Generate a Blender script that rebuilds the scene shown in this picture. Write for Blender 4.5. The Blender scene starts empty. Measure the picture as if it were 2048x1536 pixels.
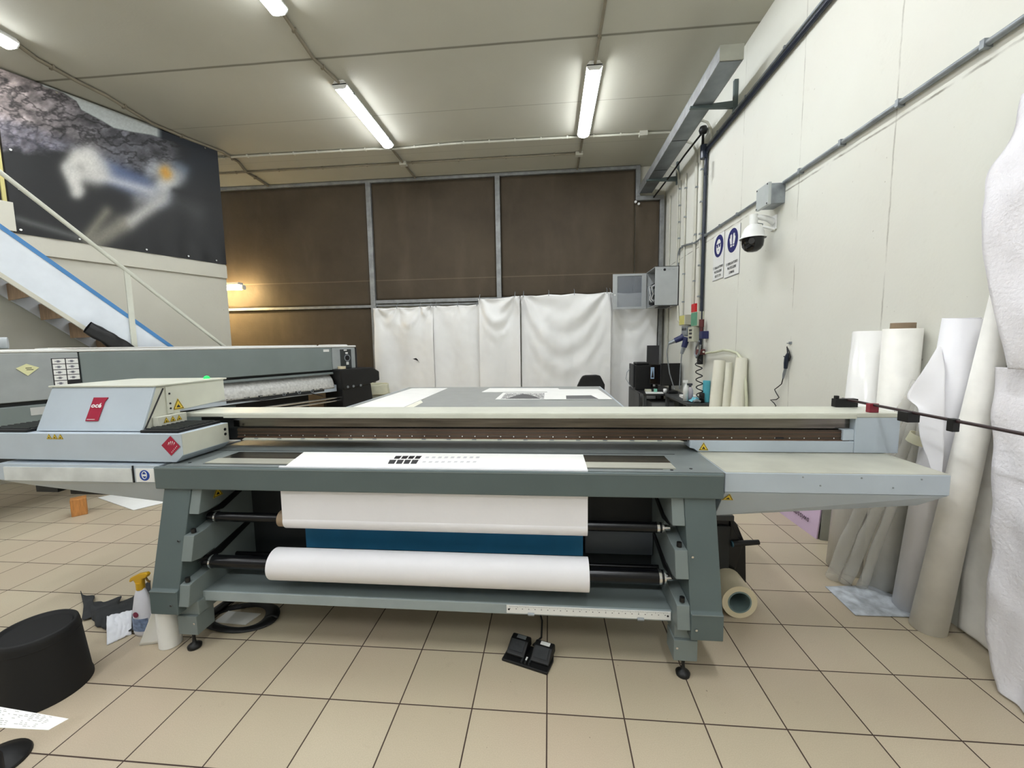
import bpy, math, random
import numpy as np
from mathutils import Vector, Matrix, noise
random.seed(7)
S = bpy.context.scene
PI = math.pi

# ---------------------------------------------------------------- camera
F_PX, YAW, PITCH, ROLL, CAM_H = 818.8, -0.0911675, -0.0972879, -0.0152387, 1.6172
def cam_axes():
    cy, sy, cp, sp, cr, sr = (math.cos(YAW), math.sin(YAW), math.cos(PITCH), math.sin(PITCH), math.cos(ROLL), math.sin(ROLL))
    fwd = Vector((sy*cp, cy*cp, sp)); right = Vector((cy, -sy, 0)); up = right.cross(fwd)
    return right*cr + up*sr, -right*sr + up*cr, fwd
CR, CU, CF = cam_axes()
cam_d = bpy.data.cameras.new('camera'); cam = bpy.data.objects.new('camera', cam_d)
S.collection.objects.link(cam); S.camera = cam
cam_d.sensor_fit = 'HORIZONTAL'; cam_d.sensor_width = 36; cam_d.lens = F_PX/2048*36
cam_d.clip_start = 0.05; cam_d.clip_end = 60
cam.matrix_world = Matrix(((CR.x, CU.x, -CF.x, 0), (CR.y, CU.y, -CF.y, 0), (CR.z, CU.z, -CF.z, CAM_H), (0, 0, 0, 1)))
def at(px, py, **k):
    """the point of the place seen at a photograph pixel, on the plane x=, y= or z="""
    d = CR*((px-1024)/F_PX) - CU*((py-768)/F_PX) + CF
    (a, v), = k.items(); i = 'xyz'.index(a); c = Vector((0, 0, CAM_H))
    return c + d*((v-c[i])/d[i])
def px_of(p):
    d = Vector(p) - Vector((0, 0, CAM_H)); w = d.dot(CF)
    return 1024 + F_PX*d.dot(CR)/w, 768 - F_PX*d.dot(CU)/w

# ---------------------------------------------------------------- world, exposure
w = bpy.data.worlds.new('world'); S.world = w; w.use_nodes = True
w.node_tree.nodes['Background'].inputs[0].default_value = (0.86, 0.93, 1.0, 1)
w.node_tree.nodes['Background'].inputs[1].default_value = 0.35
S.view_settings.view_transform = 'Standard'; S.view_settings.look = 'None'
S.view_settings.gamma = 1; S.view_settings.use_curve_mapping = False
S.view_settings.exposure = 2.12
LAMP = 12.0
# ---------------------------------------------------------------- materials
def srgb(r, g, b):
    f = lambda v: (v/255/12.92) if v/255 <= .04045 else ((v/255+.055)/1.055)**2.4
    return (f(r), f(g), f(b), 1)
MATS = {}
def mat(name, col, rough=.5, metal=0., mottle=.06, scale=6., bump=0., bscale=200., emit=0., alpha=1., trans=0., streak=None, coat=0.):
    if name in MATS: return MATS[name]
    m = bpy.data.materials.new(name); m.use_nodes = True; nt = m.node_tree; b = nt.nodes['Principled BSDF']
    c = srgb(*col)
    b.inputs['Base Color'].default_value = c; b.inputs['Roughness'].default_value = rough; b.inputs['Metallic'].default_value = metal
    if coat: b.inputs['Coat Weight'].default_value = coat
    tc = nt.nodes.new('ShaderNodeTexCoord')
    vec = tc.outputs['Object']
    if streak:
        mp = nt.nodes.new('ShaderNodeMapping'); mp.inputs['Scale'].default_value = streak
        nt.links.new(vec, mp.inputs['Vector']); vec = mp.outputs['Vector']
    if mottle:
        n = nt.nodes.new('ShaderNodeTexNoise'); n.inputs['Scale'].default_value = scale; n.inputs['Detail'].default_value = 5
        nt.links.new(vec, n.inputs['Vector'])
        r = nt.nodes.new('ShaderNodeValToRGB'); e = r.color_ramp.elements
        e[0].position = .3; e[1].position = .7
        e[0].color = tuple(v*(1-mottle*1.6) for v in c[:3])+(1,); e[1].color = tuple(min(1, v*(1+mottle)) for v in c[:3])+(1,)
        nt.links.new(n.outputs['Fac'], r.inputs['Fac']); nt.links.new(r.outputs['Color'], b.inputs['Base Color'])
    if bump:
        n2 = nt.nodes.new('ShaderNodeTexNoise'); n2.inputs['Scale'].default_value = bscale; n2.inputs['Detail'].default_value = 3
        nt.links.new(vec, n2.inputs['Vector'])
        bp = nt.nodes.new('ShaderNodeBump'); bp.inputs['Strength'].default_value = bump; bp.inputs['Distance'].default_value = .01
        nt.links.new(n2.outputs['Fac'], bp.inputs['Height']); nt.links.new(bp.outputs['Normal'], b.inputs['Normal'])
    if emit:
        b.inputs['Emission Color'].default_value = c; b.inputs['Emission Strength'].default_value = emit
    if trans: b.inputs['Transmission Weight'].default_value = trans
    if alpha < 1: b.inputs['Alpha'].default_value = alpha
    MATS[name] = m; return m

dk = mat('dark_grey_paint', (88, 101, 101), .42, mottle=.04, scale=3, bump=.05, bscale=500)
md = mat('mid_grey_paint', (122, 132, 131), .45, mottle=.04, scale=3, bump=.05, bscale=500)
lt = mat('light_blue_grey_paint', (184, 195, 204), .4, mottle=.035, scale=4, bump=.05, bscale=600)
cream = mat('cream_grey_paint', (205, 206, 192), .42, mottle=.05, scale=5, bump=.04, bscale=600)
wornw = mat('worn_white_paint', (212, 216, 214), .5, mottle=.12, scale=7)
black = mat('black_plastic', (11, 11, 12), .5, mottle=.2, scale=20)
blackm = mat('black_metal_tube', (14, 15, 18), .25, .3, mottle=.1)
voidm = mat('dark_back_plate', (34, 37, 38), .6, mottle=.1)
steel = mat('brushed_steel', (150, 145, 136), .24, 1., mottle=.12, scale=4, streak=(.6, 40, 60))
rail = mat('steel_rail', (96, 86, 78), .35, 1., mottle=.2, scale=5, streak=(.4, 60, 90))
chrome = mat('chrome', (225, 225, 225), .15, 1., mottle=0)
alu = mat('aluminium', (215, 214, 200), .35, .6, mottle=.06, streak=(1, 30, 1))
galv = mat('galvanised_steel', (150, 156, 160), .45, .6, mottle=.14, scale=12)
paper = mat('white_vinyl', (236, 235, 238), .45, mottle=.02, scale=4, bump=.04, bscale=40)
sheetw = mat('white_paper', (240, 240, 236), .6, mottle=.02, scale=6)
creamroll = mat('translucent_cream_film', (238, 236, 220), .4, mottle=.05, scale=3, streak=(3, 3, .4))
felt = mat('white_fleece_sheet', (232, 230, 234), .85, mottle=.03, scale=5, bump=.5, bscale=60)
bluef = mat('blue_film', (46, 128, 176), .55, mottle=.05)
card = mat('brown_cardboard', (150, 130, 106), .7, mottle=.1)
ink = mat('black_ink', (22, 22, 26), .5, mottle=.05)
greyink = mat('pale_grey_ink', (205, 204, 206), .5, mottle=.05)
yellow = mat('warning_yellow', (228, 196, 60), .5, mottle=.05)
red = mat('crimson_plate', (160, 24, 56), .4, mottle=.05)
redp = mat('signal_red', (200, 28, 34), .4, mottle=.08)
navy = mat('sign_blue', (40, 44, 104), .5, mottle=.03)
stickblue = mat('sticker_blue', (30, 70, 160), .5, mottle=.03)
white = mat('white_plastic', (232, 233, 230), .4, mottle=.02)
conduit = mat('ivory_conduit', (196, 195, 182), .45, mottle=.05)
oldcond = mat('aged_conduit', (132, 124, 106), .5, mottle=.1)
steelfr = mat('window_steel', (148, 150, 150), .45, .4, mottle=.15, scale=10)
wood = mat('wood_block', (190, 130, 70), .6, mottle=.2, scale=8, streak=(1, 8, 1))
plank = mat('stair_plank', (168, 140, 112), .6, mottle=.15, scale=6, streak=(1, 6, 1))
stairw = mat('stair_white_paint', (220, 226, 232), .5, mottle=.03)
bluet = mat('blue_tape', (70, 130, 186), .5, mottle=.05)
rubber = mat('dark_rubber_cloth', (44, 46, 48), .8, mottle=.15, scale=9, bump=.4, bscale=20)
tapem = mat('cream_tape', (226, 214, 182), .5, mottle=.05)
navyp = mat('navy_plug', (26, 34, 84), .45, mottle=.1)
darkblue = mat('dark_blue_tube', (30, 38, 54), .3, mottle=.1)
cyanr = mat('cyan_paper', (92, 190, 208), .6, mottle=.04)
boxg = mat('beige_grey_box', (188, 188, 168), .5, mottle=.05)
greenp = mat('green_sticker', (88, 150, 120), .5, mottle=.15)
desk = mat('charcoal_laminate', (66, 68, 68), .5, mottle=.1)
screenm = mat('screen_glass', (14, 14, 17), .12, mottle=0)
def glow(name, col, k): return mat(name, col, .4, mottle=0, emit=k)
tube_on = glow('lamp_diffuser_lit', (243, 247, 252), LAMP)
warm_on = glow('warm_lamp_lit', (255, 226, 170), LAMP*2.4)
led = glow('green_led', (10, 200, 70), .55)

def glassy(name, col, alpha, rough=.15):
    m = bpy.data.materials.new(name); m.use_nodes = True; nt = m.node_tree; out = nt.nodes['Material Output']; b = nt.nodes['Principled BSDF']
    b.inputs['Base Color'].default_value = srgb(*col); b.inputs['Roughness'].default_value = rough
    t = nt.nodes.new('ShaderNodeBsdfTransparent'); mx = nt.nodes.new('ShaderNodeMixShader'); mx.inputs[0].default_value = alpha
    nt.links.new(t.outputs[0], mx.inputs[1]); nt.links.new(b.outputs[0], mx.inputs[2]); nt.links.new(mx.outputs[0], out.inputs[0])
    return m
plasticf = glassy('clear_plastic_film', (232, 230, 222), .30, .2)
paneglass = glassy('cabinet_glass', (170, 180, 186), .25, .04)
clearb = glassy('clear_bottle', (220, 214, 222), .72, .2)

class G:
    """small node-graph helper"""
    def __init__(s, m): s.nt = m.node_tree; s.b = s.nt.nodes['Principled BSDF']
    def n(s, t, **k):
        x = s.nt.nodes.new(t)
        for a, v in k.items(): setattr(x, a, v)
        return x
    def L(s, a, b): s.nt.links.new(a, b)
    def math(s, op, a, b=0., c=None):
        x = s.n('ShaderNodeMath', operation=op)
        for i, v in enumerate((a, b) if c is None else (a, b, c)):
            if isinstance(v, (int, float)): x.inputs[i].default_value = v
            else: s.L(v, x.inputs[i])
        return x.outputs[0]
    def mix(s, f, a, b):
        x = s.n('ShaderNodeMix', data_type='RGBA')
        for i, v in ((0, f), (6, a), (7, b)):
            if isinstance(v, (int, float, tuple)): x.inputs[i].default_value = v
            else: s.L(v, x.inputs[i])
        return x.outputs[2]
    def noise(s, vec, scale, detail=4, rough=.5):
        x = s.n('ShaderNodeTexNoise'); x.inputs['Scale'].default_value = scale; x.inputs['Detail'].default_value = detail
        x.inputs['Roughness'].default_value = rough; s.L(vec, x.inputs['Vector']); return x.outputs['Fac']
    def ramp(s, f, p0, p1, c0=(0, 0, 0, 1), c1=(1, 1, 1, 1)):
        x = s.n('ShaderNodeValToRGB'); e = x.color_ramp.elements; e[0].position = p0; e[1].position = p1; e[0].color = c0; e[1].color = c1
        s.L(f, x.inputs[0]); return x.outputs[0]
    def xyz(s):
        g = s.n('ShaderNodeNewGeometry'); x = s.n('ShaderNodeSeparateXYZ'); s.L(g.outputs['Position'], x.inputs[0]); return g.outputs['Position'], x.outputs
def newmat(name, rough=.5):
    m = bpy.data.materials.new(name); m.use_nodes = True; g = G(m); g.b.inputs['Roughness'].default_value = rough; return m, g

TILE = .333; GX, GY = -.35263, 1.65373
def floor_mat():
    m, g = newmat('beige_floor_tiles', .42); pos, (x, y, z) = g.xyz()
    def edge(v, o):
        t = g.math('FRACT', g.math('DIVIDE', g.math('SUBTRACT', v, o), TILE)); return g.math('MULTIPLY', g.math('MINIMUM', t, g.math('SUBTRACT', 1., t)), TILE)
    d = g.math('MINIMUM', edge(x, GX), edge(y, GY))
    grout = g.ramp(g.math('DIVIDE', d, .01), .22, .36)   # 1 on the tile
    cx = g.math('FLOOR', g.math('DIVIDE', g.math('SUBTRACT', x, GX), TILE)); cy = g.math('FLOOR', g.math('DIVIDE', g.math('SUBTRACT', y, GY), TILE))
    cb = g.n('ShaderNodeCombineXYZ'); g.L(cx, cb.inputs[0]); g.L(cy, cb.inputs[1])
    wn = g.n('ShaderNodeTexWhiteNoise', noise_dimensions='3D'); g.L(cb.outputs[0], wn.inputs['Vector'])
    base = g.mix(wn.outputs['Value'], srgb(190, 177, 152), srgb(202, 190, 164))
    big = g.ramp(g.noise(pos, 1.1, 3), .42, .62); base = g.mix(g.math('MULTIPLY', big, .35), base, srgb(196, 172, 152))  # broad pink cast of lamps and moire, put into the tile colour
    sp = g.ramp(g.noise(pos, 230, 2), .3, .7); base = g.mix(g.math('MULTIPLY', sp, .35), base, srgb(160, 149, 126))
    dirt = g.ramp(g.noise(pos, 7, 6, .7), .62, .8); base = g.mix(g.math('MULTIPLY', dirt, .25), base, srgb(120, 106, 88))
    spot = g.ramp(g.noise(pos, 55, 1), .80, .83); base = g.mix(g.math('MULTIPLY', spot, .7), base, srgb(80, 66, 54))
    col = g.mix(grout, srgb(66, 50, 42), base); g.L(col, g.b.inputs['Base Color'])
    r = g.mix(grout, (.9, .9, .9, 1), (.4, .4, .4, 1)); g.L(r, g.b.inputs['Roughness'])
    bp = g.n('ShaderNodeBump'); bp.inputs['Strength'].default_value = .5; bp.inputs['Distance'].default_value = .003
    hh = g.math('ADD', grout, g.math('MULTIPLY', g.noise(pos, 120, 2), .08)); g.L(hh, bp.inputs['Height']); g.L(bp.outputs[0], g.b.inputs['Normal'])
    return m
def line_mask(g, v, v0, w, jit):
    return g.ramp(g.math('DIVIDE', g.math('ABSOLUTE', g.math('ADD', g.math('SUBTRACT', v, v0), jit)), w), .35, 1., (1, 1, 1, 1), (0, 0, 0, 1))
def wall_mat(name, c0, c1, vseams=(), hseam=None):
    m, g = newmat(name, .75); pos, (x, y, z) = g.xyz()
    base = g.mix(g.ramp(g.noise(pos, .8, 4), .35, .65), srgb(*c0), srgb(*c1))
    base = g.mix(g.math('MULTIPLY', g.ramp(g.noise(pos, 9, 6, .7), .6, .85), .25), base, srgb(186, 182, 168))
    sp = g.ramp(g.noise(pos, 26, 1), .79, .82); base = g.mix(g.math('MULTIPLY', sp, .55), base, srgb(150, 142, 128))
    jit = g.math('MULTIPLY', g.math('SUBTRACT', g.noise(pos, 4, 5, .7), .5), .03)
    brk = g.ramp(g.noise(pos, 5, 3), .35, .6)
    for s0 in vseams:
        base = g.mix(g.math('MULTIPLY', line_mask(g, y, s0, .008, jit), g.math('MULTIPLY', brk, .5)), base, srgb(120, 114, 96))
    if hseam: base = g.mix(g.math('MULTIPLY', line_mask(g, z, hseam, .010, jit), g.math('MULTIPLY', brk, .8)), base, srgb(120, 114, 100))
    g.L(base, g.b.inputs['Base Color'])
    bp = g.n('ShaderNodeBump'); bp.inputs['Strength'].default_value = .35; bp.inputs['Distance'].default_value = .004
    g.L(g.noise(pos, 30, 6, .6), bp.inputs['Height']); g.L(bp.outputs[0], g.b.inputs['Normal'])
    return m
def ceil_mat():
    m, g = newmat('painted_concrete_ceiling', .8); pos, (x, y, z) = g.xyz()
    base = g.mix(g.ramp(g.noise(pos, .7, 4), .35, .65), srgb(184, 182, 168), srgb(191, 189, 175))
    jit = g.math('MULTIPLY', g.math('SUBTRACT', g.noise(pos, 3, 3), .5), .01)
    for s0, wd, k in ((3.72, .02, .7), (4.955, .025, .8), (6.19, .010, .45), (7.42, .01, .3)):
        base = g.mix(g.math('MULTIPLY', line_mask(g, y, s0, wd, jit), k), base, srgb(104, 100, 86))
    pt = g.ramp(g.noise(pos, 40, 2), .76, .78); base = g.mix(g.math('MULTIPLY', pt, .5), base, srgb(210, 206, 190))
    g.L(base, g.b.inputs['Base Color'])
    bp = g.n('ShaderNodeBump'); bp.inputs['Strength'].default_value = .25; bp.inputs['Distance'].default_value = .004
    g.L(g.noise(pos, 40, 5), bp.inputs['Height']); g.L(bp.outputs[0], g.b.inputs['Normal'])
    return m
def tarp_mat():
    m, g = newmat('brown_tarpaulin', .75); pos, (x, y, z) = g.xyz()
    base = g.mix(g.ramp(g.noise(pos, .9, 6, .6), .3, .7), srgb(64, 54, 40), srgb(80, 69, 53))
    mp = g.n('ShaderNodeMapping'); mp.inputs['Scale'].default_value = (1, 1, .25); g.L(pos, mp.inputs[0])
    base = g.mix(g.math('MULTIPLY', g.ramp(g.noise(mp.outputs[0], 3, 5), .5, .75), .35), base, srgb(98, 86, 70))
    base = g.mix(g.math('MULTIPLY', line_mask(g, z, 2.98, .012, 0.), .4), base, srgb(130, 118, 96))
    g.L(base, g.b.inputs['Base Color'])
    wv = g.n('ShaderNodeTexNoise'); wv.inputs['Scale'].default_value = 2.2; wv.inputs['Detail'].default_value = 6; g.L(pos, wv.inputs['Vector'])
    bp = g.n('ShaderNodeBump'); bp.inputs['Strength'].default_value = .4; bp.inputs['Distance'].default_value = .06
    g.L(wv.outputs[0], bp.inputs['Height']); g.L(bp.outputs[0], g.b.inputs['Normal'])
    return m
def vcol_mat(name, rough=.35):
    m, g = newmat(name, rough); a = g.n('ShaderNodeVertexColor', layer_name='print'); g.L(a.outputs['Color'], g.b.inputs['Base Color']); return m
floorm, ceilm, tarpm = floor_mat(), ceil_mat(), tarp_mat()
wallm = wall_mat('rough_white_wall', (222, 223, 213), (218, 217, 207), (3.05, 4.10, 5.24), 3.035)
blockm = wall_mat('ivory_wall', (206, 204, 190), (198, 196, 182))
frontm = wall_mat('far_wall_paint', (206, 206, 204), (196, 196, 194))
curtm = mat('white_tarpaulin_curtain', (243, 243, 241), .38, mottle=.025, scale=2, bump=.1, bscale=14)

# ---------------------------------------------------------------- mesh helpers
def tag(o, label=None, cat=None, group=None, kind=None):
    if label: o['label'] = label
    if cat: o['category'] = cat
    if group: o['group'] = group
    if kind: o['kind'] = kind
    return o
def thing(name, label, cat, loc, group=None):
    o = bpy.data.objects.new(name, None); S.collection.objects.link(o); o.location = loc; o.empty_display_size = .1
    return tag(o, label, cat, group)
def wloc(o):
    v = Vector((0, 0, 0))
    while o: v += o.location; o = o.parent
    return v
class MB:
    def __init__(s, xf=None): s.v = []; s.f = []; s.mi = []; s.sm = []; s.xf = xf
    def add(s, vs, fs, m=0, smooth=False):
        k = len(s.v); s.v += [Vector(s.xf(*p)) if s.xf else Vector(p) for p in vs]
        for f in fs: s.f.append([k+i for i in f]); s.mi.append(m); s.sm.append(smooth)
        return s
    def box(s, x0, x1, y0, y1, z0, z1, m=0):
        vs = [(x, y, z) for z in (z0, z1) for y in (y0, y1) for x in (x0, x1)]
        return s.add(vs, [(0, 2, 3, 1), (4, 5, 7, 6), (0, 1, 5, 4), (2, 6, 7, 3), (0, 4, 6, 2), (1, 3, 7, 5)], m)
    def hexa(s, b, t, m=0):   # 4 bottom + 4 top corners, same order
        return s.add(list(b)+list(t), [(3, 2, 1, 0), (4, 5, 6, 7)]+[(i, (i+1) % 4, 4+(i+1) % 4, 4+i) for i in range(4)], m)
    def prism(s, pts, vec, m=0):
        n = len(pts); vec = Vector(vec); a = [Vector(p) for p in pts]
        return s.add(a+[p+vec for p in a], [tuple(range(n)), tuple(range(2*n-1, n-1, -1))]+[((i+1) % n, i, n+i, n+(i+1) % n) for i in range(n)], m)
    def cyl(s, a, b, r, r2=None, n=24, m=0, caps=True):
        a, b = Vector(a), Vector(b); r2 = r if r2 is None else r2; d = (b-a).normalized()
        u = d.cross(Vector((0, 0, 1)));
        if u.length < 1e-3: u = d.cross(Vector((1, 0, 0)))
        u.normalize(); v = d.cross(u)
        ra = [a+(u*math.cos(2*PI*i/n)+v*math.sin(2*PI*i/n))*r for i in range(n)]
        rb = [b+(u*math.cos(2*PI*i/n)+v*math.sin(2*PI*i/n))*r2 for i in range(n)]
        s.add(ra+rb, [(i, n+i, n+(i+1) % n, (i+1) % n) for i in range(n)], m, True)
        if caps: s.add(ra, [tuple(range(n))], m); s.add(rb, [tuple(range(n-1, -1, -1))], m)
        return s
    def ring(s, a, b, ro, ri, n=32, m=0):    # hollow cylinder
        a, b = Vector(a), Vector(b)
        d = (b-a).normalized(); u = d.cross(Vector((0, 0, 1)))
        if u.length < 1e-3: u = d.cross(Vector((1, 0, 0)))
        u.normalize(); v = d.cross(u); R = lambda c, r: [c+(u*math.cos(2*PI*i/n)+v*math.sin(2*PI*i/n))*r for i in range(n)]
        q = lambda A, B, sm: s.add(A+B, [(i, n+i, n+(i+1) % n, (i+1) % n) for i in range(n)], m, sm)
        q(R(a, ro), R(b, ro), True); q(R(b, ri), R(a, ri), True); q(R(b, ro), R(b, ri), False); q(R(a, ri), R(a, ro), False)
        return s
    def tube(s, path, r, n=10, m=0, caps=True):
        P = [Vector(p) for p in path]; N = len(P); R = r if isinstance(r, (list, tuple)) else [r]*N
        t = (P[1]-P[0]).normalized(); u = t.cross(Vector((0, 0, 1)))
        if u.length < 1e-3: u = t.cross(Vector((1, 0, 0)))
        u.normalize(); vs = []
        for i in range(N):
            t = (P[min(i+1, N-1)]-P[max(i-1, 0)]).normalized(); u = (u-t*u.dot(t)).normalized(); v = t.cross(u)
            vs += [P[i]+(u*math.cos(2*PI*k/n)+v*math.sin(2*PI*k/n))*R[i] for k in range(n)]
        fs = [(i*n+k, i*n+(k+1) % n, (i+1)*n+(k+1) % n, (i+1)*n+k) for i in range(N-1) for k in range(n)]
        s.add(vs, fs, m, True)
        if caps: s.add(vs[:n], [tuple(range(n-1, -1, -1))], m); s.add(vs[-n:], [tuple(range(n))], m)
        return s
    def lathe(s, c, prof, n=32, m=0, tilt=None):
        c = Vector(c); T = tilt or Matrix.Identity(3)
        vs = [c+T@Vector((r*math.cos(2*PI*k/n), r*math.sin(2*PI*k/n), z)) for r, z in prof for k in range(n)]
        s.add(vs, [(i*n+k, i*n+(k+1) % n, (i+1)*n+(k+1) % n, (i+1)*n+k) for i in range(len(prof)-1) for k in range(n)], m, True); return s
    def grid(s, fn, nu, nv, m=0, smooth=True):
        vs = [fn(i/nu, j/nv) for j in range(nv+1) for i in range(nu+1)]
        s.add(vs, [(j*(nu+1)+i, j*(nu+1)+i+1, (j+1)*(nu+1)+i+1, (j+1)*(nu+1)+i) for j in range(nv) for i in range(nu)], m, smooth); return s
    def build(s, name, mats, parent=None, bev=0., solid=0., soff=0., loc=None, sub=0):
        me = bpy.data.meshes.new(name)
        if parent is not None: o0 = wloc(parent)
        elif loc is not None: o0 = Vector(loc)
        else:
            xs, ys, zs = zip(*s.v); o0 = Vector(((min(xs)+max(xs))/2, (min(ys)+max(ys))/2, min(zs)))
        me.from_pydata([tuple(v-o0) for v in s.v], [], s.f)
        if not isinstance(mats, (list, tuple)): mats = [mats]
        for mm in mats: me.materials.append(mm)
        me.polygons.foreach_set('material_index', s.mi); me.polygons.foreach_set('use_smooth', s.sm); me.update()
        o = bpy.data.objects.new(name, me); S.collection.objects.link(o)
        if parent is not None: o.parent = parent
        else: o.location = o0
        if solid:
            md_ = o.modifiers.new('solid', 'SOLIDIFY'); md_.thickness = solid; md_.offset = soff
        if sub:
            md_ = o.modifiers.new('sub', 'SUBSURF'); md_.levels = sub; md_.render_levels = sub
        if bev:
            md_ = o.modifiers.new('bev', 'BEVEL'); md_.width = bev; md_.segments = 2; md_.limit_method = 'ANGLE'; md_.angle_limit = .6
        return o
def B(name, m, parent, x0, x1, y0, y1, z0, z1, bev=0., xf=None):
    return MB(xf).box(x0, x1, y0, y1, z0, z1).build(name, m, parent, bev)
def solo(mb, name, m, label, cat, group=None, kind=None, **k):
    return tag(mb.build(name, m, None, **k), label, cat, group, kind)
def struct(name, mb, m): return tag(mb.build(name, m, None), kind='structure')
def copy_tree(o, loc, label=None):
    r = o.copy(); S.collection.objects.link(r); r.location = loc
    if label: r['label'] = label
    for ch in list(o.children):
        c = ch.copy(); S.collection.objects.link(c); c.parent = r
        for g in list(ch.children):
            d = g.copy(); S.collection.objects.link(d); d.parent = c
    return r
def text(name, body, m, parent, org, u, v, h, ext=.0008, align='CENTER', squeeze=1., bold=0.):
    """lettering on a surface: org = centre of the baseline, u = reading direction, v = up; h = cap height"""
    cu = bpy.data.curves.new(name, 'FONT'); cu.body = body; cu.align_x = align; cu.size = 1; cu.extrude = 0; cu.offset = bold; cu.resolution_u = 2
    tmp = bpy.data.objects.new(name, cu); S.collection.objects.link(tmp); bpy.context.view_layer.update()
    me0 = bpy.data.meshes.new_from_object(tmp.evaluated_get(bpy.context.evaluated_depsgraph_get()))
    u, v = Vector(u).normalized(), Vector(v).normalized(); w_ = u.cross(v).normalized(); k = h/.7
    mb = MB(); mb.add([Vector(org)+u*p.co.x*k*squeeze+v*p.co.y*k+w_*ext for p in me0.vertices], [tuple(p.vertices) for p in me0.polygons])
    bpy.data.objects.remove(tmp); bpy.data.curves.remove(cu); bpy.data.meshes.remove(me0)
    return mb.build(name, m, parent)
def warn(parent, c, u, v, s, frame=True, name='warning_label'):
    """yellow hazard triangle with a black rim and a black hand mark"""
    c, u, v = Vector(c), Vector(u).normalized(), Vector(v).normalized(); n = u.cross(v).normalized()
    T = lambda k, z: [c+u*(-.58*k*s)+v*(-.33*k*s)+n*z, c+u*(.58*k*s)+v*(-.33*k*s)+n*z, c+v*(.67*k*s)+n*z]
    q = lambda pts, z: [c+u*a*s+v*b*s+n*z for a, b in pts]
    mb = MB(); mb.add(T(1.12, .0006), [(0, 1, 2)], 0); mb.add(T(1., .001), [(0, 1, 2)], 1); mb.add(T(.82, .0014), [(0, 1, 2)], 0)
    mb.add(q([(-.24, -.16), (.22, -.18), (.16, -.05), (.05, .04), (.02, .2), (-.06, .05), (-.13, .0)], .0018), [tuple(range(7))], 1)
    return mb.build(name, [yellow, ink], parent)

# ================================================================ the room
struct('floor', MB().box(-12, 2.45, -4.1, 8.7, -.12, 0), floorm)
struct('ceiling', MB().box(-12, 2.45, -4.1, 8.7, 5.0, 5.12), ceilm)
struct('wall_right', MB().box(2.27, 2.45, -4.1, 8.7, 0, 5.0), wallm)
struct('wall_back', MB().box(-12, 2.27, 8.5, 8.7, 0, 5.0), blockm)
struct('wall_front', MB().box(-12, 2.27, -4.1, -4.0, 0, 5.0), frontm)

# left block: a mezzanine whose face runs away at 22.6 degrees
AZ = math.radians(22.6); LD = Vector((math.sin(AZ), math.cos(AZ), 0)); LN = Vector((-math.cos(AZ), math.sin(AZ), 0))
def LF(s, n, z): # s along the wall (0 = far corner), n towards the camera
    p = Vector((-5.63, 6.85, 0)) + LD*s - LN*n; return Vector((p.x, p.y, z))
struct('wall_left', MB(LF).box(-10.8, 0, -.25, 0, 0, 3.0).box(-10.8, 0, -3.2, 0, 2.86, 3.0).box(-.2, 0, -3.2, -.25, 0, 2.86), blockm)
struct('trim_1', MB(LF).prism([(-10.8, .04, 2.835), (.0, .04, 2.835), (.0, .04, 3.04), (-.03, .04, 3.076), (-10.8, .04, 3.076)], (0, -.2, 0)), blockm)
struct('wall_upper_left', MB(LF).box(-10.8, -.02, -.3, -.12, 3.0, 5.0), mat('dark_upper_wall', (62, 56, 48), .7))

# back wall: steel frame and brown tarpaulins
def frame(name, boxes):
    mb = MB()
    for b in boxes: mb.box(*b)
    return tag(mb.build(name, steelfr, None, bev=.006), kind='structure')
frame('trim_2', [(-9, 1.69, 8.40, 8.5, 4.93, 4.99)])
frame('trim_3', [(-3.71, -3.61, 8.39, 8.5, .0, 4.93)])
frame('trim_4', [(-1.05, -.955, 8.39, 8.5, .0, 4.93)])
frame('trim_5', [(1.69, 1.77, 8.39, 8.5, 4.42, 4.99), (1.69, 2.22, 8.39, 8.5, 4.34, 4.42), (2.15, 2.23, 8.39, 8.5, 0, 4.34)])
frame('trim_6', [(-9, -3.71, 8.40, 8.5, 2.42, 2.475)])
frame('trim_7', [(-3.61, -1.05, 8.40, 8.5, 2.50, 2.57), (-3.61, -1.05, 8.43, 8.5, 2.44, 2.48), (-.955, 2.15, 8.40, 8.5, 2.50, 2.57)])
def tarp(label, x0, x1, z0, z1, sd):
    def fn(u, v):
        x = x0+(x1-x0)*u; z = z0+(z1-z0)*v
        e = min(1, min(u, 1-u)*8)*min(1, min(v, 1-v)*8)
        return Vector((x, 8.455-.022*e*(noise.noise(Vector((x*1.1+sd, z*.8, sd)))+.4*noise.noise(Vector((x*4, z*1.3, sd)))), z))
    solo(MB().grid(fn, 60, 40), 'tarpaulin', tarpm, label, 'tarpaulin', 'brown tarpaulins filling the steel frame', solid=.004)
tarp('brown tarpaulin filling the upper bay of the back wall above the small warm lamp', -9, -3.715, 2.48, 4.925, 1)
tarp('brown tarpaulin in the middle upper bay, above the two lowest white curtains', -3.605, -1.055, 2.575, 4.925, 2)
tarp('brown tarpaulin in the upper bay next to the stepped steel frame at the right', -.95, 1.685, 2.575, 4.925, 3)
tarp('brown tarpaulin in the lower bay behind the wide background printer', -9, -3.715, .02, 2.415, 4)
tarp('narrow strip of brown tarpaulin beside the right wall under the frame step', 1.695, 2.145, 2.575, 4.335, 5)
# small pale hooks on the tarpaulin frame
for x, z, l in ((1.68, 4.31, 'upper left'), (1.74, 4.27, 'lower right')):
    solo(MB().cyl((x, 8.37, z), (x, 8.40, z), .022), 'rope_hook', white, l+' of the two small white hooks at the corner of the stepped frame', 'hook', 'white hooks at the frame step')

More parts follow.
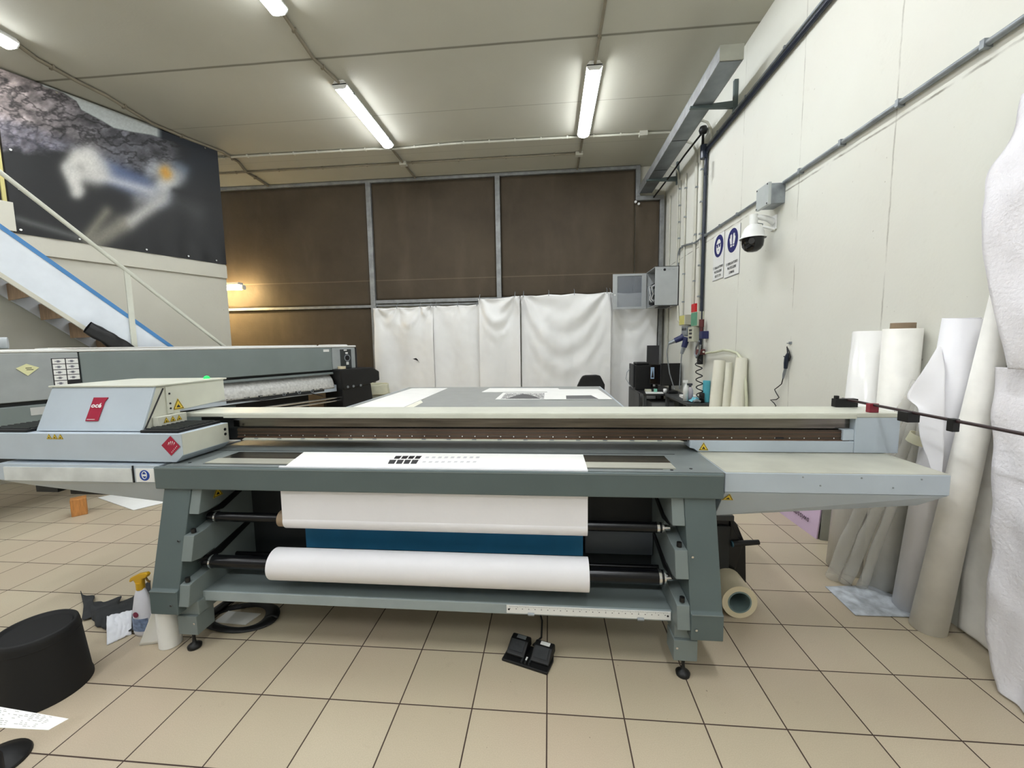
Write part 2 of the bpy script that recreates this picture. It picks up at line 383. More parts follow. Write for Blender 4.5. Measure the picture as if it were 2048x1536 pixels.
# ---- curtains
def curtain(label, x0, x1, zt0, zt1, pins, amp, sd, yb=8.30, z0=.03, folds=None):
    folds = folds or pins
    H = (zt0+zt1)/2-z0
    def fn(u, v):
        x = x0+(x1-x0)*u; zt = zt0+(zt1-zt0)*u
        # the hem sags a little between the pins
        ds = min([abs(x-p) for p in pins]+[9]); zt -= .022*min(1, ds/.25)
        z = z0+(zt-z0)*v; d = zt-z
        y = .016*math.sin(x*9+sd*2+1.2*noise.noise(Vector((x*1.5, z*.5, sd))))*min(1, d*1.2)
        y += .055*noise.noise(Vector((x*3.1+sd*5, z*.35, sd)))*min(1, d*1.5)
        for i, p in enumerate(folds):
            dx, dz = x-p, d+.04; r = math.hypot(dx, dz); th = math.atan2(dx, dz)
            y += amp*.8*math.cos(th*6+i*1.3+sd)*math.exp(-r/1.1)*min(1, r/.12)
        if len(folds) > 1:
            for a, b in zip(folds, folds[1:]):
                c, hw = (a+b)/2, (b-a)/2
                if abs(x-c) < hw*1.15 and hw > .1:
                    q = d - hw*1.1*(1-((x-c)/hw)**2)   # catenary creases
                    y += amp*.34*math.sin(q*17/(.5+hw))*math.exp(-(q*q)/(hw*hw*1.4))*max(0, 1-((x-c)/hw)**2)**.5
        y += .006*noise.noise(Vector((x*9, z*7, sd)))
        return Vector((x, yb-y, z))
    nx = int((x1-x0)/.022)
    o = MB().grid(fn, nx, 90).build('curtain', curtm, None, solid=.002)
    tag(o, label, 'curtain', 'white tarpaulin curtains hung across the back wall')
    pm = MB()
    for p in pins:
        zt = zt0+(zt1-zt0)*(p-x0)/(x1-x0)
        pm.tube([(p, yb-.012, zt-.03), (p, yb-.03, zt+.0), (p+.004, yb-.012, zt+.05), (p, yb+.06, zt+.09)], .006, 6)
    pm.build('hook', galv, o)
curtain('leftmost white curtain, low-hung, with a small torn hole, beside the printer end', -3.62, -2.36, 2.40, 2.42, (-3.55, -3.11, -2.62, -2.40), .03, 1.0)
curtain('smooth low-hung white curtain, second from the left', -2.38, -1.38, 2.42, 2.43, (-2.30, -1.85, -1.45), .012, 2.0, 8.33)
curtain('narrow white curtain hung higher, third from the left, edged by a dark gap', -1.41, -.57, 2.53, 2.57, (-1.38, -.67), .055, 3.3, 8.25)
curtain('widest white curtain with big swagged folds, behind the black chair', -.555, 1.22, 2.575, 2.60, (-.5, .0, .5, 1.13), .052, 4.1, 8.27, folds=(-.5, 1.13))
curtain('grey-shaded white curtain in the corner behind the desk, under the wall cabinet', 1.17, 2.13, 2.60, 2.61, (1.21, 2.08), .05, 5.2, 8.38)
solo(MB().prism([(-2.73, 8.235, 1.36), (-2.70, 8.235, 1.33), (-2.665, 8.235, 1.26), (-2.69, 8.235, 1.30), (-2.80, 8.235, 1.345)], (0, .01, 0)), 'tear', ink, 'small dark tear in the leftmost white curtain', 'tear')

# ================================================================ lamps and ceiling conduits
def lamp(x, y0, y1, label, group='ceiling fluorescent battens'):
    L = y1-y0; r = thing('fluorescent_lamp', label, 'lamp', (x, (y0+y1)/2, 5.0), group)
    MB().prism([(x-.06, y0-.012, 5.0), (x+.06, y0-.012, 5.0), (x+.096, y0-.012, 4.958), (x+.096, y0-.012, 4.940), (x+.091, y0-.012, 4.940), (x+.091, y0-.012, 4.947), (x-.091, y0-.012, 4.947), (x-.091, y0-.012, 4.940), (x-.096, y0-.012, 4.940), (x-.096, y0-.012, 4.958)], (0, L+.024, 0)).build('housing', white, r)
    for ye in (y0-.012, y1): MB().prism([(x-.094, ye, 4.96), (x+.094, ye, 4.96), (x+.090, ye, 4.925), (x+.06, ye, 4.895), (x-.06, ye, 4.895), (x-.090, ye, 4.925)], (0, .012, 0)).build('end_cap', white, r)
    prof = [(x+.088*math.cos(a), y0, 4.946-.066*math.sin(a)) for a in [PI*i/10 for i in range(11)]]
    MB().prism(prof, (0, L, 0)).build('diffuser', tube_on, r, bev=.012)
    cl = MB()
    for yy in (y0+.18, y1-.18):
        for sx in (-1, 1): cl.box(x+sx*.094-.006, x+sx*.094+.006, yy-.02, yy+.02, 4.93, 4.965)
    cl.build('clip', galv, r)
    return r
lamp(.57, 5.37, 6.99, 'lit fluorescent batten, the right-hand of the two whole ones on the ceiling')
lamp(-2.645, 5.37, 6.95, 'lit fluorescent batten, the left-hand of the two whole ones on the ceiling')
lamp(-2.645, 2.56, 4.17, 'lit fluorescent batten cut off by the top edge of the picture')
lamp(-5.80, 2.70, 4.28, 'lit fluorescent batten cut off at the left edge above the printed banner')
for x, y in [(x, y) for x in (.57, -2.645, -5.8) for y in (-.25, -3.0)]: lamp(x, y, y+1.6, 'lit fluorescent batten out of view, %s row, %s the photographer' % ({.57: 'right', -2.645: 'middle', -5.8: 'left'}[x], 'just behind' if y > -1 else 'far behind'), 'battens behind the photographer')  # unseen battens; far row added for more light on the printer front
lamp(.57, 2.50, 4.08, 'lit fluorescent batten over the printer just above the picture', 'battens behind the photographer')
r = thing('wall_lamp', 'small warm-lit tube lamp under the mezzanine beside the brown tarpaulin', 'lamp', (-7.0, 8.0, 2.9))
MB().tube([(-7.9, 7.95, 2.86), (-6.25, 8.05, 2.86)], .05, 16).build('diffuser', warm_on, r)
MB().box(-7.9, -6.27, 7.93, 8.07, 2.905, 2.95).build('housing', white, r); MB().cyl((-6.27, 8.05, 2.86), (-6.235, 8.05, 2.86), .052).build('end_cap', white, r)
MB().box(-7.2, -7.1, 8.0, 8.40, 2.92, 2.95).build('bracket', white, r)

def pipe(name, path, rad, m, label, cat='conduit', group=None, clips=0, axis=0, parent=None, cm=None):
    o = MB().tube(path, rad, 10).build(name, m, parent)
    if parent is None: tag(o, label, cat, group)
    if clips:
        a, b = Vector(path[0]), Vector(path[-1])
        for i in range(clips):
            p = a.lerp(b, (i+.5)/clips)
            # the clip sits on the run itself
            for c_, d_ in zip(path, path[1:]):
                c_, d_ = Vector(c_), Vector(d_); lo, hi = sorted((c_[axis], d_[axis]))
                if lo <= p[axis] <= hi and hi > lo: p = c_.lerp(d_, (p[axis]-c_[axis])/(d_[axis]-c_[axis])); break
            e = Vector((rad*1.25,)*3); e[axis] = .012; MB().box(p.x-e.x, p.x+e.x, p.y-e.y, p.y+e.y, p.z-e.z, p.z+e.z).build('clip', cm or m, o)
    return o
ZC = 4.972
pipe('conduit', [(-5.9, 7.10, ZC), (-2.95, 7.12, ZC), (-2.6, 7.16, ZC), (-1.5, 7.10, ZC), (2.25, 7.16, ZC)], .018, conduit, 'ivory conduit clipped across the ceiling just behind the two whole lamps', group='ceiling conduits', clips=19)
pipe('conduit', [(-6.4, 7.72, ZC), (.55, 7.72, ZC)], .015, oldcond, 'thin aged conduit crossing the ceiling nearest the back wall', group='ceiling conduits', clips=8)
pipe('conduit', [(.575, 2.0, ZC), (.575, 5.36, ZC)], .018, oldcond, 'ceiling conduit feeding the right-hand whole lamp from the front', group='ceiling conduits', clips=4, axis=1)
pipe('conduit', [(.575, 7.0, ZC), (.565, 8.39, ZC)], .018, oldcond, 'ceiling conduit from the right-hand whole lamp to the back wall frame', group='ceiling conduits')
pipe('conduit', [(-2.645, 4.18, ZC), (-2.72, 4.9, ZC), (-2.65, 5.36, ZC)], .018, oldcond, 'ceiling conduit joining the cut-off top lamp to the left-hand whole lamp', group='ceiling conduits', clips=2, axis=1)
pipe('conduit', [(-2.66, 6.96, ZC), (-2.66, 8.39, ZC)], .018, oldcond, 'ceiling conduit from the left-hand whole lamp to the back wall frame', group='ceiling conduits')
pipe('conduit', [(-5.78, 4.29, ZC), (-5.86, 4.56, ZC), (-5.86, 4.95, ZC), (-5.82, 5.25, ZC), (-5.88, 5.95, ZC), (-5.74, 6.45, ZC), (-5.56, 6.9, ZC), (-5.58, 7.3, ZC), (-5.75, 7.7, ZC), (-5.8, 8.39, ZC)], .022, oldcond, 'wavy conduit running along the ceiling above the printed banner', group='ceiling conduits', clips=5, axis=1)
for x, y, l in ((1.54, 7.15, 'ivory junction box on the ceiling conduit nearest the right wall'), (.555, 7.72, 'ivory junction box on the ceiling behind the right-hand whole lamp'), (-2.66, 7.72, 'ivory junction box on the ceiling behind the left-hand whole lamp')):
    j = solo(MB().box(x-.065, x+.065, y-.05, y+.05, 4.935, 5.0), 'junction_box', conduit, l, 'junction box', 'ceiling junction boxes', bev=.006)
    MB().box(x-.06, x+.06, y-.045, y+.045, 4.928, 4.937).build('lid', conduit, j)

# ================================================================ printed banner on the mezzanine
def banner():
    nu, nv = 340, 260; s0, s1, z0, z1 = -2.42, -.005, 3.065, 4.975
    import numpy as np
    rng = np.random.RandomState(3); lat = rng.rand(256, 256)
    def vn(x, y):
        xi, yi = np.floor(x).astype(int), np.floor(y).astype(int); fx, fy = x-xi, y-yi; fx = fx*fx*(3-2*fx); fy = fy*fy*(3-2*fy)
        g = lambda a, b: lat[a % 256, b % 256]
        return (g(xi, yi)*(1-fx)+g(xi+1, yi)*fx)*(1-fy)+(g(xi, yi+1)*(1-fx)+g(xi+1, yi+1)*fx)*fy
    def fbm(x, y, o=5):
        t = 0; a = .5
        for i in range(o): t = t+a*vn(x*2**i+i*17, y*2**i+i*31); a *= .55
        return t
    U, V = np.meshgrid(np.linspace(0, 1, nu+1), np.linspace(0, 1, nv+1)); ss, zz = s0+(s1-s0)*U, z0+(z1-z0)*V
    PX = np.zeros_like(U); PY = np.zeros_like(U)
    for j in range(nv+1):
        for i in range(nu+1): PX[j, i], PY[j, i] = px_of(LF(ss[j, i], .0, zz[j, i]))
    x, y = PX, PY
    sky = np.array([188., 194, 192]); col = np.zeros(x.shape+(3,))
    dark = np.array([33., 35, 36])[None, None, :]+np.clip((x-150)/300, 0, 1)[..., None]*np.clip((y-330)/150, 0, 1)[..., None]*np.array([22., 23, 24])
    col[:] = dark*.5
    sil = np.interp(x, [0, 60, 85, 120, 150, 160, 200, 225, 262, 300, 330, 345, 380, 431], [120, 150, 176, 186, 205, 222, 243, 258, 266, 272, 281, 285, 300, 320])
    low = np.interp(x, [0, 60, 120, 180, 230, 262, 300, 345, 431], [300, 306, 304, 318, 340, 336, 350, 352, 330])
    n1 = fbm(x/26+y/60, y/16-x/50); n2 = fbm(x/9+3, y/7+x/30, 4); rid = np.abs(fbm(x/34+y/40+9, y/15-x/38+5, 4)*2-1)
    warm = np.clip(1-x/230, 0, 1)[..., None]
    rock = (np.array([88., 88, 94])*(1-warm)+np.array([160., 146, 142])*warm)*(0.35+1.15*n1[..., None])*(.75+.45*n2[..., None])
    rock *= np.clip(.42+rid*3.2, 0, 1)[..., None]
    band = np.clip((y-(225+.35*x))/20, 0, 1)*np.clip((250-x)/60, 0, 1)
    rock = rock*(1-band[..., None]*.5)+band[..., None]*.5*np.array([74., 76, 92])*(.4+1.2*n2[..., None])
    w1 = np.clip((y-sil)/3+.5, 0, 1)*np.clip((low-y+18*(n1-.5))/14+.5, 0, 1)*np.clip((368-x)/35, 0, 1)
    col = col*(1-w1[..., None])+rock*w1[..., None]
    w0 = np.clip((sil-y)/3+.5, 0, 1)
    skyc = sky*(np.clip((322-x)/12, 0, 1))[..., None]+np.array([24., 30, 38])*(1-np.clip((322-x)/12, 0, 1))[..., None]
    skyc = skyc*(1-np.clip((85-x)/30, 0, 1)[..., None]*.35)
    col = col*(1-w0[..., None])+skyc*w0[..., None]
    wn = np.clip((x-345)/40, 0, 1)*np.clip((400-y)/70, 0, 1); col = col*(1-wn[..., None])+np.array([20., 27, 36])*wn[..., None]
    def cap(ax, ay, bx, by, r, soft, c, k=1.):
        nonlocal col
        dx, dy = bx-ax, by-ay; t = np.clip(((x-ax)*dx+(y-ay)*dy)/(dx*dx+dy*dy+1e-6), 0, 1)
        d = np.hypot(x-ax-t*dx, y-ay-t*dy); m = (k/(1+np.exp((d-r)/soft)))[..., None]; col = col*(1-m)+np.array(c, float)*m
    cap(175, 330, 318, 392, 20, 5, (116, 132, 168), .85); cap(190, 352, 300, 385, 7, 4, (212, 212, 216), .8); cap(210, 332, 290, 360, 4, 4, (80, 98, 140), .7)
    cap(155, 338, 190, 345, 26, 6, (206, 204, 196), .9); cap(160, 322, 170, 320, 26, 6, (216, 214, 206), .95); cap(140, 345, 152, 384, 14, 4, (214, 212, 205), .95)
    cap(128, 335, 140, 340, 8, 4, (190, 190, 184), .8); cap(157, 334, 160, 338, 6, 4, (150, 148, 142), .7)
    cap(305, 340, 352, 352, 18, 5, (186, 192, 200), .8); cap(325, 372, 335, 368, 17, 5, (214, 216, 214), .95); cap(326, 344, 330, 350, 9, 4, (222, 158, 50), .95); cap(350, 330, 368, 340, 6, 4, (110, 128, 150), .6)
    cap(322, 398, 258, 444, 13, 5, (206, 205, 200), .9); cap(275, 400, 320, 396, 12, 6, (170, 170, 168), .7)
    cap(168, 478, 210, 425, 9, 5, (150, 146, 128), .8); cap(190, 484, 238, 452, 17, 6, (158, 154, 138), .8); cap(30, 438, 150, 475, 5, 3, (120, 122, 120), .7)
    cap(345, 382, 430, 405, 4, 3, (12, 14, 16), .8); cap(350, 405, 392, 425, 14, 8, (82, 84, 84), .5)
    g = fbm(x/3, y/3, 2)[..., None]; col = np.clip(col*(.93+.14*g), 0, 255)/255
    lin = np.where(col <= .04045, col/12.92, ((col+.055)/1.055)**2.4)
    def fn(u, v):
        s_, z_ = s0+(s1-s0)*u, z0+(z1-z0)*v
        e = min(1, 6*min(u, 1-u, v, 1-v))
        return LF(s_, .052+.010*e*noise.noise(Vector((s_*3, z_*1.2, 2)))+.006*max(0, .25-v)*4*math.sin(s_*19+3*z_), z_)
    r = thing('banner', 'large printed banner with a rocky cliff and a blurred white figure on black', 'banner', LF(-1.2, .05, 3.065))
    o = MB().grid(fn, nu, nv).build('printed_sheet', vcol_mat('banner_print', .55), r)
    ca = o.data.color_attributes.new('print', 'FLOAT_COLOR', 'POINT'); a = np.ones(((nu+1)*(nv+1), 4), dtype=np.float32); a[:, :3] = lin.reshape(-1, 3)
    ca.data.foreach_set('color', a.ravel())
    ey = [(-2.36, 4.05), (-2.33, 3.6), (-2.36, 3.11), (-1.84, 3.11), (-1.12, 3.11), (-.58, 3.11), (-.17, 3.11), (-.2, 4.92), (-1.9, 4.93)]
    for s_, z_ in ey: MB().cyl(LF(s_, .045, z_), LF(s_, .072, z_), .013, n=12).build('eyelet', chrome, r)
banner()
solo(MB(LF).box(-2.47, -2.435, .01, .05, 3.0, 4.97), 'timber_batten', mat('yellow_batten', (196, 186, 120), .6), 'thin yellowish upright batten along the left edge of the banner', 'batten', bev=.004)
solo(MB(LF).box(-2.58, -2.40, .045, .09, 3.08, 3.42), 'leaning_board', blockm, 'short white board leaning below the banner at the left edge', 'board')

# ================================================================ staircase
def stairs():
    k = -.914; zl = lambda s: 1.682+k*(s+1.33)
    r = thing('staircase', 'white steel staircase with blue-taped stringer climbing left to the mezzanine', 'staircase', LF(-.8, .6, 0))
    sT, sB = -3.0, .5
    pts = [(sT, 1.0, zl(sT)), (sB, 1.0, zl(sB)), (sB, 1.0, 0), (.02, 1.0, 0), (sT, 1.0, zl(sT)-.56)]
    MB(LF).prism(pts, (0, -.05, 0)).build('stringer', stairw, r)
    MB(LF).prism([(s, n-.9, z) for s, n, z in pts], (0, .04, 0)).build('stringer', stairw, r)
    MB(LF).prism([(sT, 1.003, zl(sT)+.012), (sB, 1.003, zl(sB)+.012), (sB, 1.003, zl(sB)-.048), (sT, 1.003, zl(sT)-.048)], (0, .004, 0)).build('blue_edge', bluet, r)
    MB(LF).prism([(sT, 1.0, zl(sT)-.54), (.0, 1.0, zl(0)-.54), (.0, 1.0, zl(0)-.60), (sT, 1.0, zl(sT)-.60)], (0, .03, 0)).build('lower_flange', blockm, r)
    n = 14
    for i in range(n):
        s = sT+.12+i*.245; z = zl(s)-.22
        if z < .1: break
        MB(LF).box(s-.16, s+.15, .14, .95, z-.03, z).box(s-.16, s-.145, .14, .95, z-.20, z-.03).build('tread', plank, r)
    MB(LF).tube([(-3.1, 1.02, 3.88), (-.60, 1.02, 1.60), (-.1, 1.02, 1.15)], .024, 12).build('handrail', cream, r)
    for s in (-1.72, -.35, -2.95):
        MB(LF).box(s-.028, s+.028, 1.006, 1.03, zl(s)-.45, zl(s)+.60).build('post', cream, r)
    return r
stairs()
mb = MB(LF)
def bag(u, v):
    a = 2*PI*v; s = -2.17+.55*u; z = 1.915-.44*u-.02; rr = .075*(1+.25*noise.noise(Vector((u*6, math.cos(a), math.sin(a)))))*(math.sin(PI*min(1, .18+u*.9)))**.3
    return (s+rr*.6*math.sin(a), 1.11+rr*.75*math.cos(a), z+rr*math.sin(a))
mb.grid(bag, 24, 16)
solo(mb, 'rolled_cloth', black, 'black rolled cloth slung under the staircase stringer', 'cloth')

# ================================================================ background roll printer (parallel to the left wall)
def back_printer():
    r = thing('roll_printer', 'long grey roll printer standing behind, running away towards the curtains', 'printer', LF(-1.1, 1.5, 0))
    b = lambda name, m, *a, bev=.008, p=r: B(name, m, p, *a, bev=bev, xf=LF)
    N0 = 1.90
    b('top_cover', white, -5.6, 1.08, 1.22, N0+.005, 1.605, 1.637, bev=.012)
    b('front_panel', md, -2.49, .56, 1.22, N0, 1.225, 1.603)
    b('left_panel', mat('pale_grey_panel', (158, 164, 164), .45), -5.6, -2.50, 1.22, N0, 1.14, 1.603)
    e = b('end_unit', mat('pale_grey_panel', (158, 164, 164), .45), .57, 1.06, 1.22, N0, 1.225, 1.603, bev=.02)
    b('end_cheek', black, 1.06, 1.12, 1.23, N0-.02, 1.20, 1.60, bev=.02)
    kp = b('control_panel', mat('dark_keypad', (50, 54, 54), .4), .73, .96, N0-.01, N0+.012, 1.235, 1.57)
    MB(LF).cyl((.86, N0+.012, 1.42), (.86, N0+.03, 1.42), .042, n=20).build('knob', black, kp)
    MB(LF).ring((.86, N0+.012, 1.42), (.86, N0+.022, 1.42), .062, .045).build('dial_ring', galv, kp)
    b('key', white, .83, .88, N0+.012, N0+.018, 1.49, 1.52, p=kp, bev=0); b('key', white, .84, .89, N0+.012, N0+.018, 1.30, 1.35, p=kp, bev=0); b('key', white, .80, .86, N0+.012, N0+.018, 1.545, 1.565, p=kp, bev=0)
    b('maker_label', white, .40, .51, N0, N0+.004, 1.535, 1.575, bev=0)
    b('black_groove', voidm, -2.49, .58, 1.2, N0-.05, 1.18, 1.225, bev=0)  # black recessed groove under the front panel
    b('lower_rail', md, -2.49, .60, N0-.02, N0+.01, 1.155, 1.19, bev=.004)
    # curved media plate with crinkled white film
    def pl(u, v):
        s = -2.5+3.05*u; a = v*PI/2
        return Vector(LF(s, N0-.10+.13*math.sin(a)+.004*noise.noise(Vector((s*30, v*6, 0))), 1.14-.17*(1-math.cos(a))-.05*v))
    MB().grid(pl, 200, 14).build('media_plate', mat('crinkled_white_film', (196, 196, 192), .3, mottle=.14, scale=30), r, solid=.01)
    b('lower_body', lt, -2.6, .60, 1.22, N0+.03, .86, .972)
    b('socket_strip', voidm, -1.15, .35, N0+.02, N0+.034, .885, .940, bev=0)
    for s in (-.35, -.10, .12): MB(LF).ring((s, N0+.033, .912), (s, N0+.045, .912), .024, .014).build('socket', galv, r)
    pipe('cable', [LF(-.95, N0+.05, .91), LF(-.7, N0+.05, .875), LF(-.3, N0+.05, .89), LF(.1, N0+.05, .88), LF(.3, N0+.05, .81)], .008, black, None, parent=r)
    b('lower_frame', dk, -2.6, -1.0, 1.2, N0-.03, .60, .84)
    b('left_cabinet', md, -5.6, -2.6, 1.10, N0-.01, .90, 1.10)
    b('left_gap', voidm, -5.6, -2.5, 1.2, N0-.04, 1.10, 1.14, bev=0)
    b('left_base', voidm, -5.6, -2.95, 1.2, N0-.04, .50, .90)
    for s in (-5.2, -.9, .9): b('leg', black, s-.1, s+.1, 1.3, 1.7, 0, .50 if s < -2 else .60)
    MB(LF).tube([(-1.4, N0+.05, .765), (.9, N0+.05, .75)], .016, 10).build('chrome_bar', chrome, r)
    MB(LF).tube([(-1.4, N0+.05, .715), (.9, N0+.05, .70)], .016, 10).build('chrome_bar', chrome, r)
    # black arm block on the far end
    d = MB(LF).prism([(.55, N0-.1, 1.235), (1.28, N0-.1, 1.235), (1.44, N0-.1, 1.15), (1.44, N0-.1, .98), (1.10, N0-.1, .92), (.62, N0-.1, .88)], (0, .28, 0)).build('drive_housing', black, r, bev=.02)
    MB(LF).prism([(.62, N0-.3, .90), (1.25, N0-.3, .94), (1.30, N0-.3, .45), (.62, N0-.3, .45)], (0, .45, 0)).build('take_up_arm', black, r, bev=.015)
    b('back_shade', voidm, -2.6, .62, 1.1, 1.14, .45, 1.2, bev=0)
    for s in (.70, .82, .98): MB(LF).cyl((s, N0+.15, .93), (s, N0+.19, .93), .022, n=12).build('bolt', galv, d)
    # instruction sticker sheet and notes
    st = MB(LF).box(-2.695, -2.50, N0, N0+.003, 1.265, 1.545).build('instruction_sticker', ink, r)
    for i in range(2):
        for j in range(5):
            x0, z0 = -2.688+i*.095, 1.27+j*.055
            if i == 1 and j == 0: continue
            MB(LF).box(x0, x0+.087, N0+.003, N0+.004, z0, z0+.048).box(x0+.015, x0+.06, N0+.004, N0+.005, z0+.02, z0+.027, 1).box(x0+.03, x0+.05, N0+.004, N0+.005, z0+.012, z0+.034, 1).build('picture_field', [white, mat('dim_ink', (120, 120, 130))], st)
    MB(LF).box(-2.87, -2.72, N0-.01, N0-.006, 1.0, 1.075).build('paper_label', mat('pale_label', (190, 192, 190)), r)
    MB().hexa([LF(.75, 1.3, 1.637), LF(1.0, 1.3, 1.637), LF(1.0, 1.8, 1.637), LF(.75, 1.8, 1.637)], [LF(.76, 1.32, 1.655), LF(.98, 1.32, 1.66), LF(.98, 1.78, 1.655), LF(.77, 1.78, 1.65)]).build('lid_handle', white, r, bev=.008)
back_printer()
q = MB(LF).prism([(-2.93, 1.905, 1.46), (-2.86, 1.905, 1.50), (-2.78, 1.905, 1.46), (-2.86, 1.905, 1.385)], (0, .003, 0))
o = solo(q, 'sticky_note', mat('pale_yellow_note', (222, 222, 172), .6), 'yellow sticky note on the left panel of the grey background printer', 'note')
MB(LF).box(-2.87, -2.83, 1.908, 1.9085, 1.455, 1.462).box(-2.865, -2.82, 1.908, 1.9085, 1.44, 1.446).build('handwriting', ink, o)
solo(MB(LF).prism([(-2.62, 1.15, 1.639), (.35, 1.15, 1.639), (.3, 1.88, 1.639), (-2.55, 1.91, 1.639), (-2.70, 1.88, 1.639)], (0, 0, .010)), 'paper_sheets', sheetw, 'long white sheets laid along the top of the background printer', 'paper')
solo(MB(LF).cyl((-3.5, 1.6, 1.70), (-2.93, 1.78, 1.70), .055), 'white_tube', mat('grey_tube', (170, 176, 178)), 'grey tube lying on the background printer at the left edge', 'tube')
tp = MB(LF).ring((.70, 1.96, 1.237), (.70, 1.96, 1.28), .065, .045)
solo(tp, 'tape_roll', tapem, 'small cream tape roll on the black arm of the background printer', 'tape')

# waste bin behind it
bx, by = -3.52, 7.95
rb = thing('waste_bin', 'cream plastic waste bin with a torn bag beside the white curtain', 'bin', (bx, by, 0))
MB().lathe((bx, by, 0), [(.001, .01), (.20, .01), (.27, .80), (.262, .80), (.19, .02)], 28).build('bucket', boxg, rb)
def bagf(u, v):
    a = 2*PI*u; rr = .275+.02*v+.012*noise.noise(Vector((math.cos(a)*3, math.sin(a)*3, v*2)))
    return Vector((bx+rr*math.cos(a), by+rr*math.sin(a), .86-.20*v+.02*noise.noise(Vector((a*2, v, 1)))))
MB().grid(bagf, 48, 8).build('bin_liner', mat('cream_liner', (214, 214, 190), .3), rb, solid=.003)

# ================================================================ the large flatbed printer
def flatbed():
    r = thing('flatbed_printer', 'very large grey flatbed printer with a long gantry filling the middle of the workshop', 'printer', (-.6, 3.2, 0))
    b = lambda name, m, *a, bev=.004, p=r: B(name, m, p, *a, bev=bev)
    # --- bed
    bed = b('flat_table', mat('bed_grey', (150, 153, 150), .38, mottle=.04), -2.12, .72, 2.64, 6.02, .90, .985)
    MB().box(-2.14, -2.12, 2.64, 6.04, .88, .983).box(.72, .74, 2.64, 6.04, .88, .983).box(-2.14, .74, 6.02, 6.04, .88, .983).build('edge_rim', lt, bed, bev=.003)
    for x0, x1, y0, y1 in ((-1.9, -1.5, 2.8, 3.2), (.0, .4, 2.8, 3.2), (-1.9, -1.5, 5.2, 5.6), (.0, .4, 5.2, 5.6)): b('pedestal', dk, x0, x1, y0, y1, 0, .90)
    b('frame_rail', dk, -1.95, .5, 2.7, 5.8, .74, .90)
    # --- roll unit deck
    dz = .985
    dkc = b('deck', mat('deck_grey', (120, 127, 126), .4, mottle=.1, scale=5), -2.10, .842, 2.008, 2.64, .955, dz, bev=.003)
    b('platen_strip', steel, -1.885, .63, 2.15, 2.285, dz, dz+.003, p=dkc, bev=0)
    b('platen_bar', alu, -1.90, .625, 2.05, 2.145, dz, dz+.005, p=dkc, bev=0)
    MB().box(-1.89, .635, 2.286, 2.293, dz, dz+.001).box(-1.905, .56, 2.041, 2.047, dz, dz+.001).box(-2.1, .70, 2.325, 2.33, dz, dz+.001).build('deck_slot', ink, dkc)
    for x, y in ((.70, 2.06), (.60, 2.035), (-2.0, 2.06)): MB().cyl((x, y, dz), (x, y, dz+.002), .008, n=12).build('screw', ink, dkc)
    b('front_beam', dk, -2.135, .828, 1.975, 1.997, .862, dz, bev=.006)
    MB().box(-2.133, .826, 1.9735, 1.976, .975, .979).build('beam_edge', md, r)
    # --- side frames of the roll unit
    prof = [(2.36, .862), (1.992, .862), (1.868, .362), (1.852, .355), (1.850, .229), (2.36, .229)]
    notch = [(2.36, .862), (2.00, .862), (1.965, .73), (2.02, .725), (2.10, .735), (2.11, .66), (1.99, .632), (1.925, .628), (1.895, .50), (1.955, .488), (2.05, .50), (2.05, .405), (1.90, .388), (1.875, .382), (1.855, .272), (2.36, .272)]
    for x0, x1, i0, i1, lab, sg in ((-2.10, -1.943, -1.943, -1.885, -1.905, 1), (.650, .796, .590, .650, .60, -1)):
        o = MB().prism([(x0, y, z) for y, z in prof], (x1-x0, 0, 0)).build('side_frame', dk, r, bev=.004)
        b('fold_line', md, x0+.004, x1-.004, 1.8485, 1.851, .352, .356, p=o, bev=0)
        for y, z in ((1.925, .60), (1.849, .285)):
            xx = (x0+.022) if sg < 0 else (x1-.03)
            MB().cyl((xx, y, z), (xx, y-.007, z-.001), .006, n=10).build('screw', chrome, o)
        MB().prism([(i0, y, z) for y, z in notch], (i1-i0, 0, 0)).build('roll_bracket', md, r, bev=.003)
        inn = (i1+.001, i1+.008) if sg > 0 else (i0-.008, i0-.001)
        xi = sorted(inn)
        MB().prism([(xi[0], y, z) for y, z in ((1.99, .722), (2.10, .732), (2.34, .80), (2.34, .77), (2.12, .70))], (xi[1]-xi[0], 0, 0)).build('shaft_guide', black, r)
        MB().prism([(xi[0], y, z) for y, z in ((1.93, .48), (2.05, .495), (2.34, .56), (2.34, .53), (2.08, .455))], (xi[1]-xi[0], 0, 0)).build('shaft_guide', black, r)
        for y, z in ((1.955, .632), (1.893, .392)): MB().cyl((i0+.03, y, z), (i0+.03, y, z+.022), .012, n=12).build('stop_pin', black, r)
        # foot
        fx = -1.932 if sg > 0 else .640
        fb = MB().box(fx-.055, fx+.055, 1.885, 2.0, .095, .20).box(fx-.05, fx+.06, 1.90, 2.2, .20, .275).build('foot_bracket', md, r, bev=.003)
        MB().cyl((fx, 1.916, .012), (fx, 1.916, .10), .008, n=12).lathe((fx, 1.916, 0), [(.001, .0), (.032, .0), (.034, .014), (.022, .024), (.010, .03), (.008, .05)], 20).build('levelling_foot', black, r)
        MB().cyl((fx+.04*sg, 1.883, .16), (fx+.04*sg, 1.887, .16), .006, n=8).build('screw', chrome, fb)
    tr = b('collector_tray', md, -1.885, .590, 1.955, 2.42, .255, .268, bev=.002)
    b('tray_lip', mat('tray_grey', (152, 163, 164), .42), -1.885, .590, 1.945, 1.958, .252, .306, p=tr, bev=.003)
    MB().prism([(-1.885, 1.958, .303), (-1.885, 2.42, .306), (-1.885, 2.42, .295), (-1.885, 1.958, .296)], (2.475, 0, 0)).build('tray_top', md, tr)
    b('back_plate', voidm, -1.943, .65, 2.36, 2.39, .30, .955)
    b('inner_cover', mat('inner_slate', (78, 84, 90), .35), .20, .585, 2.30, 2.36, .40, .56)
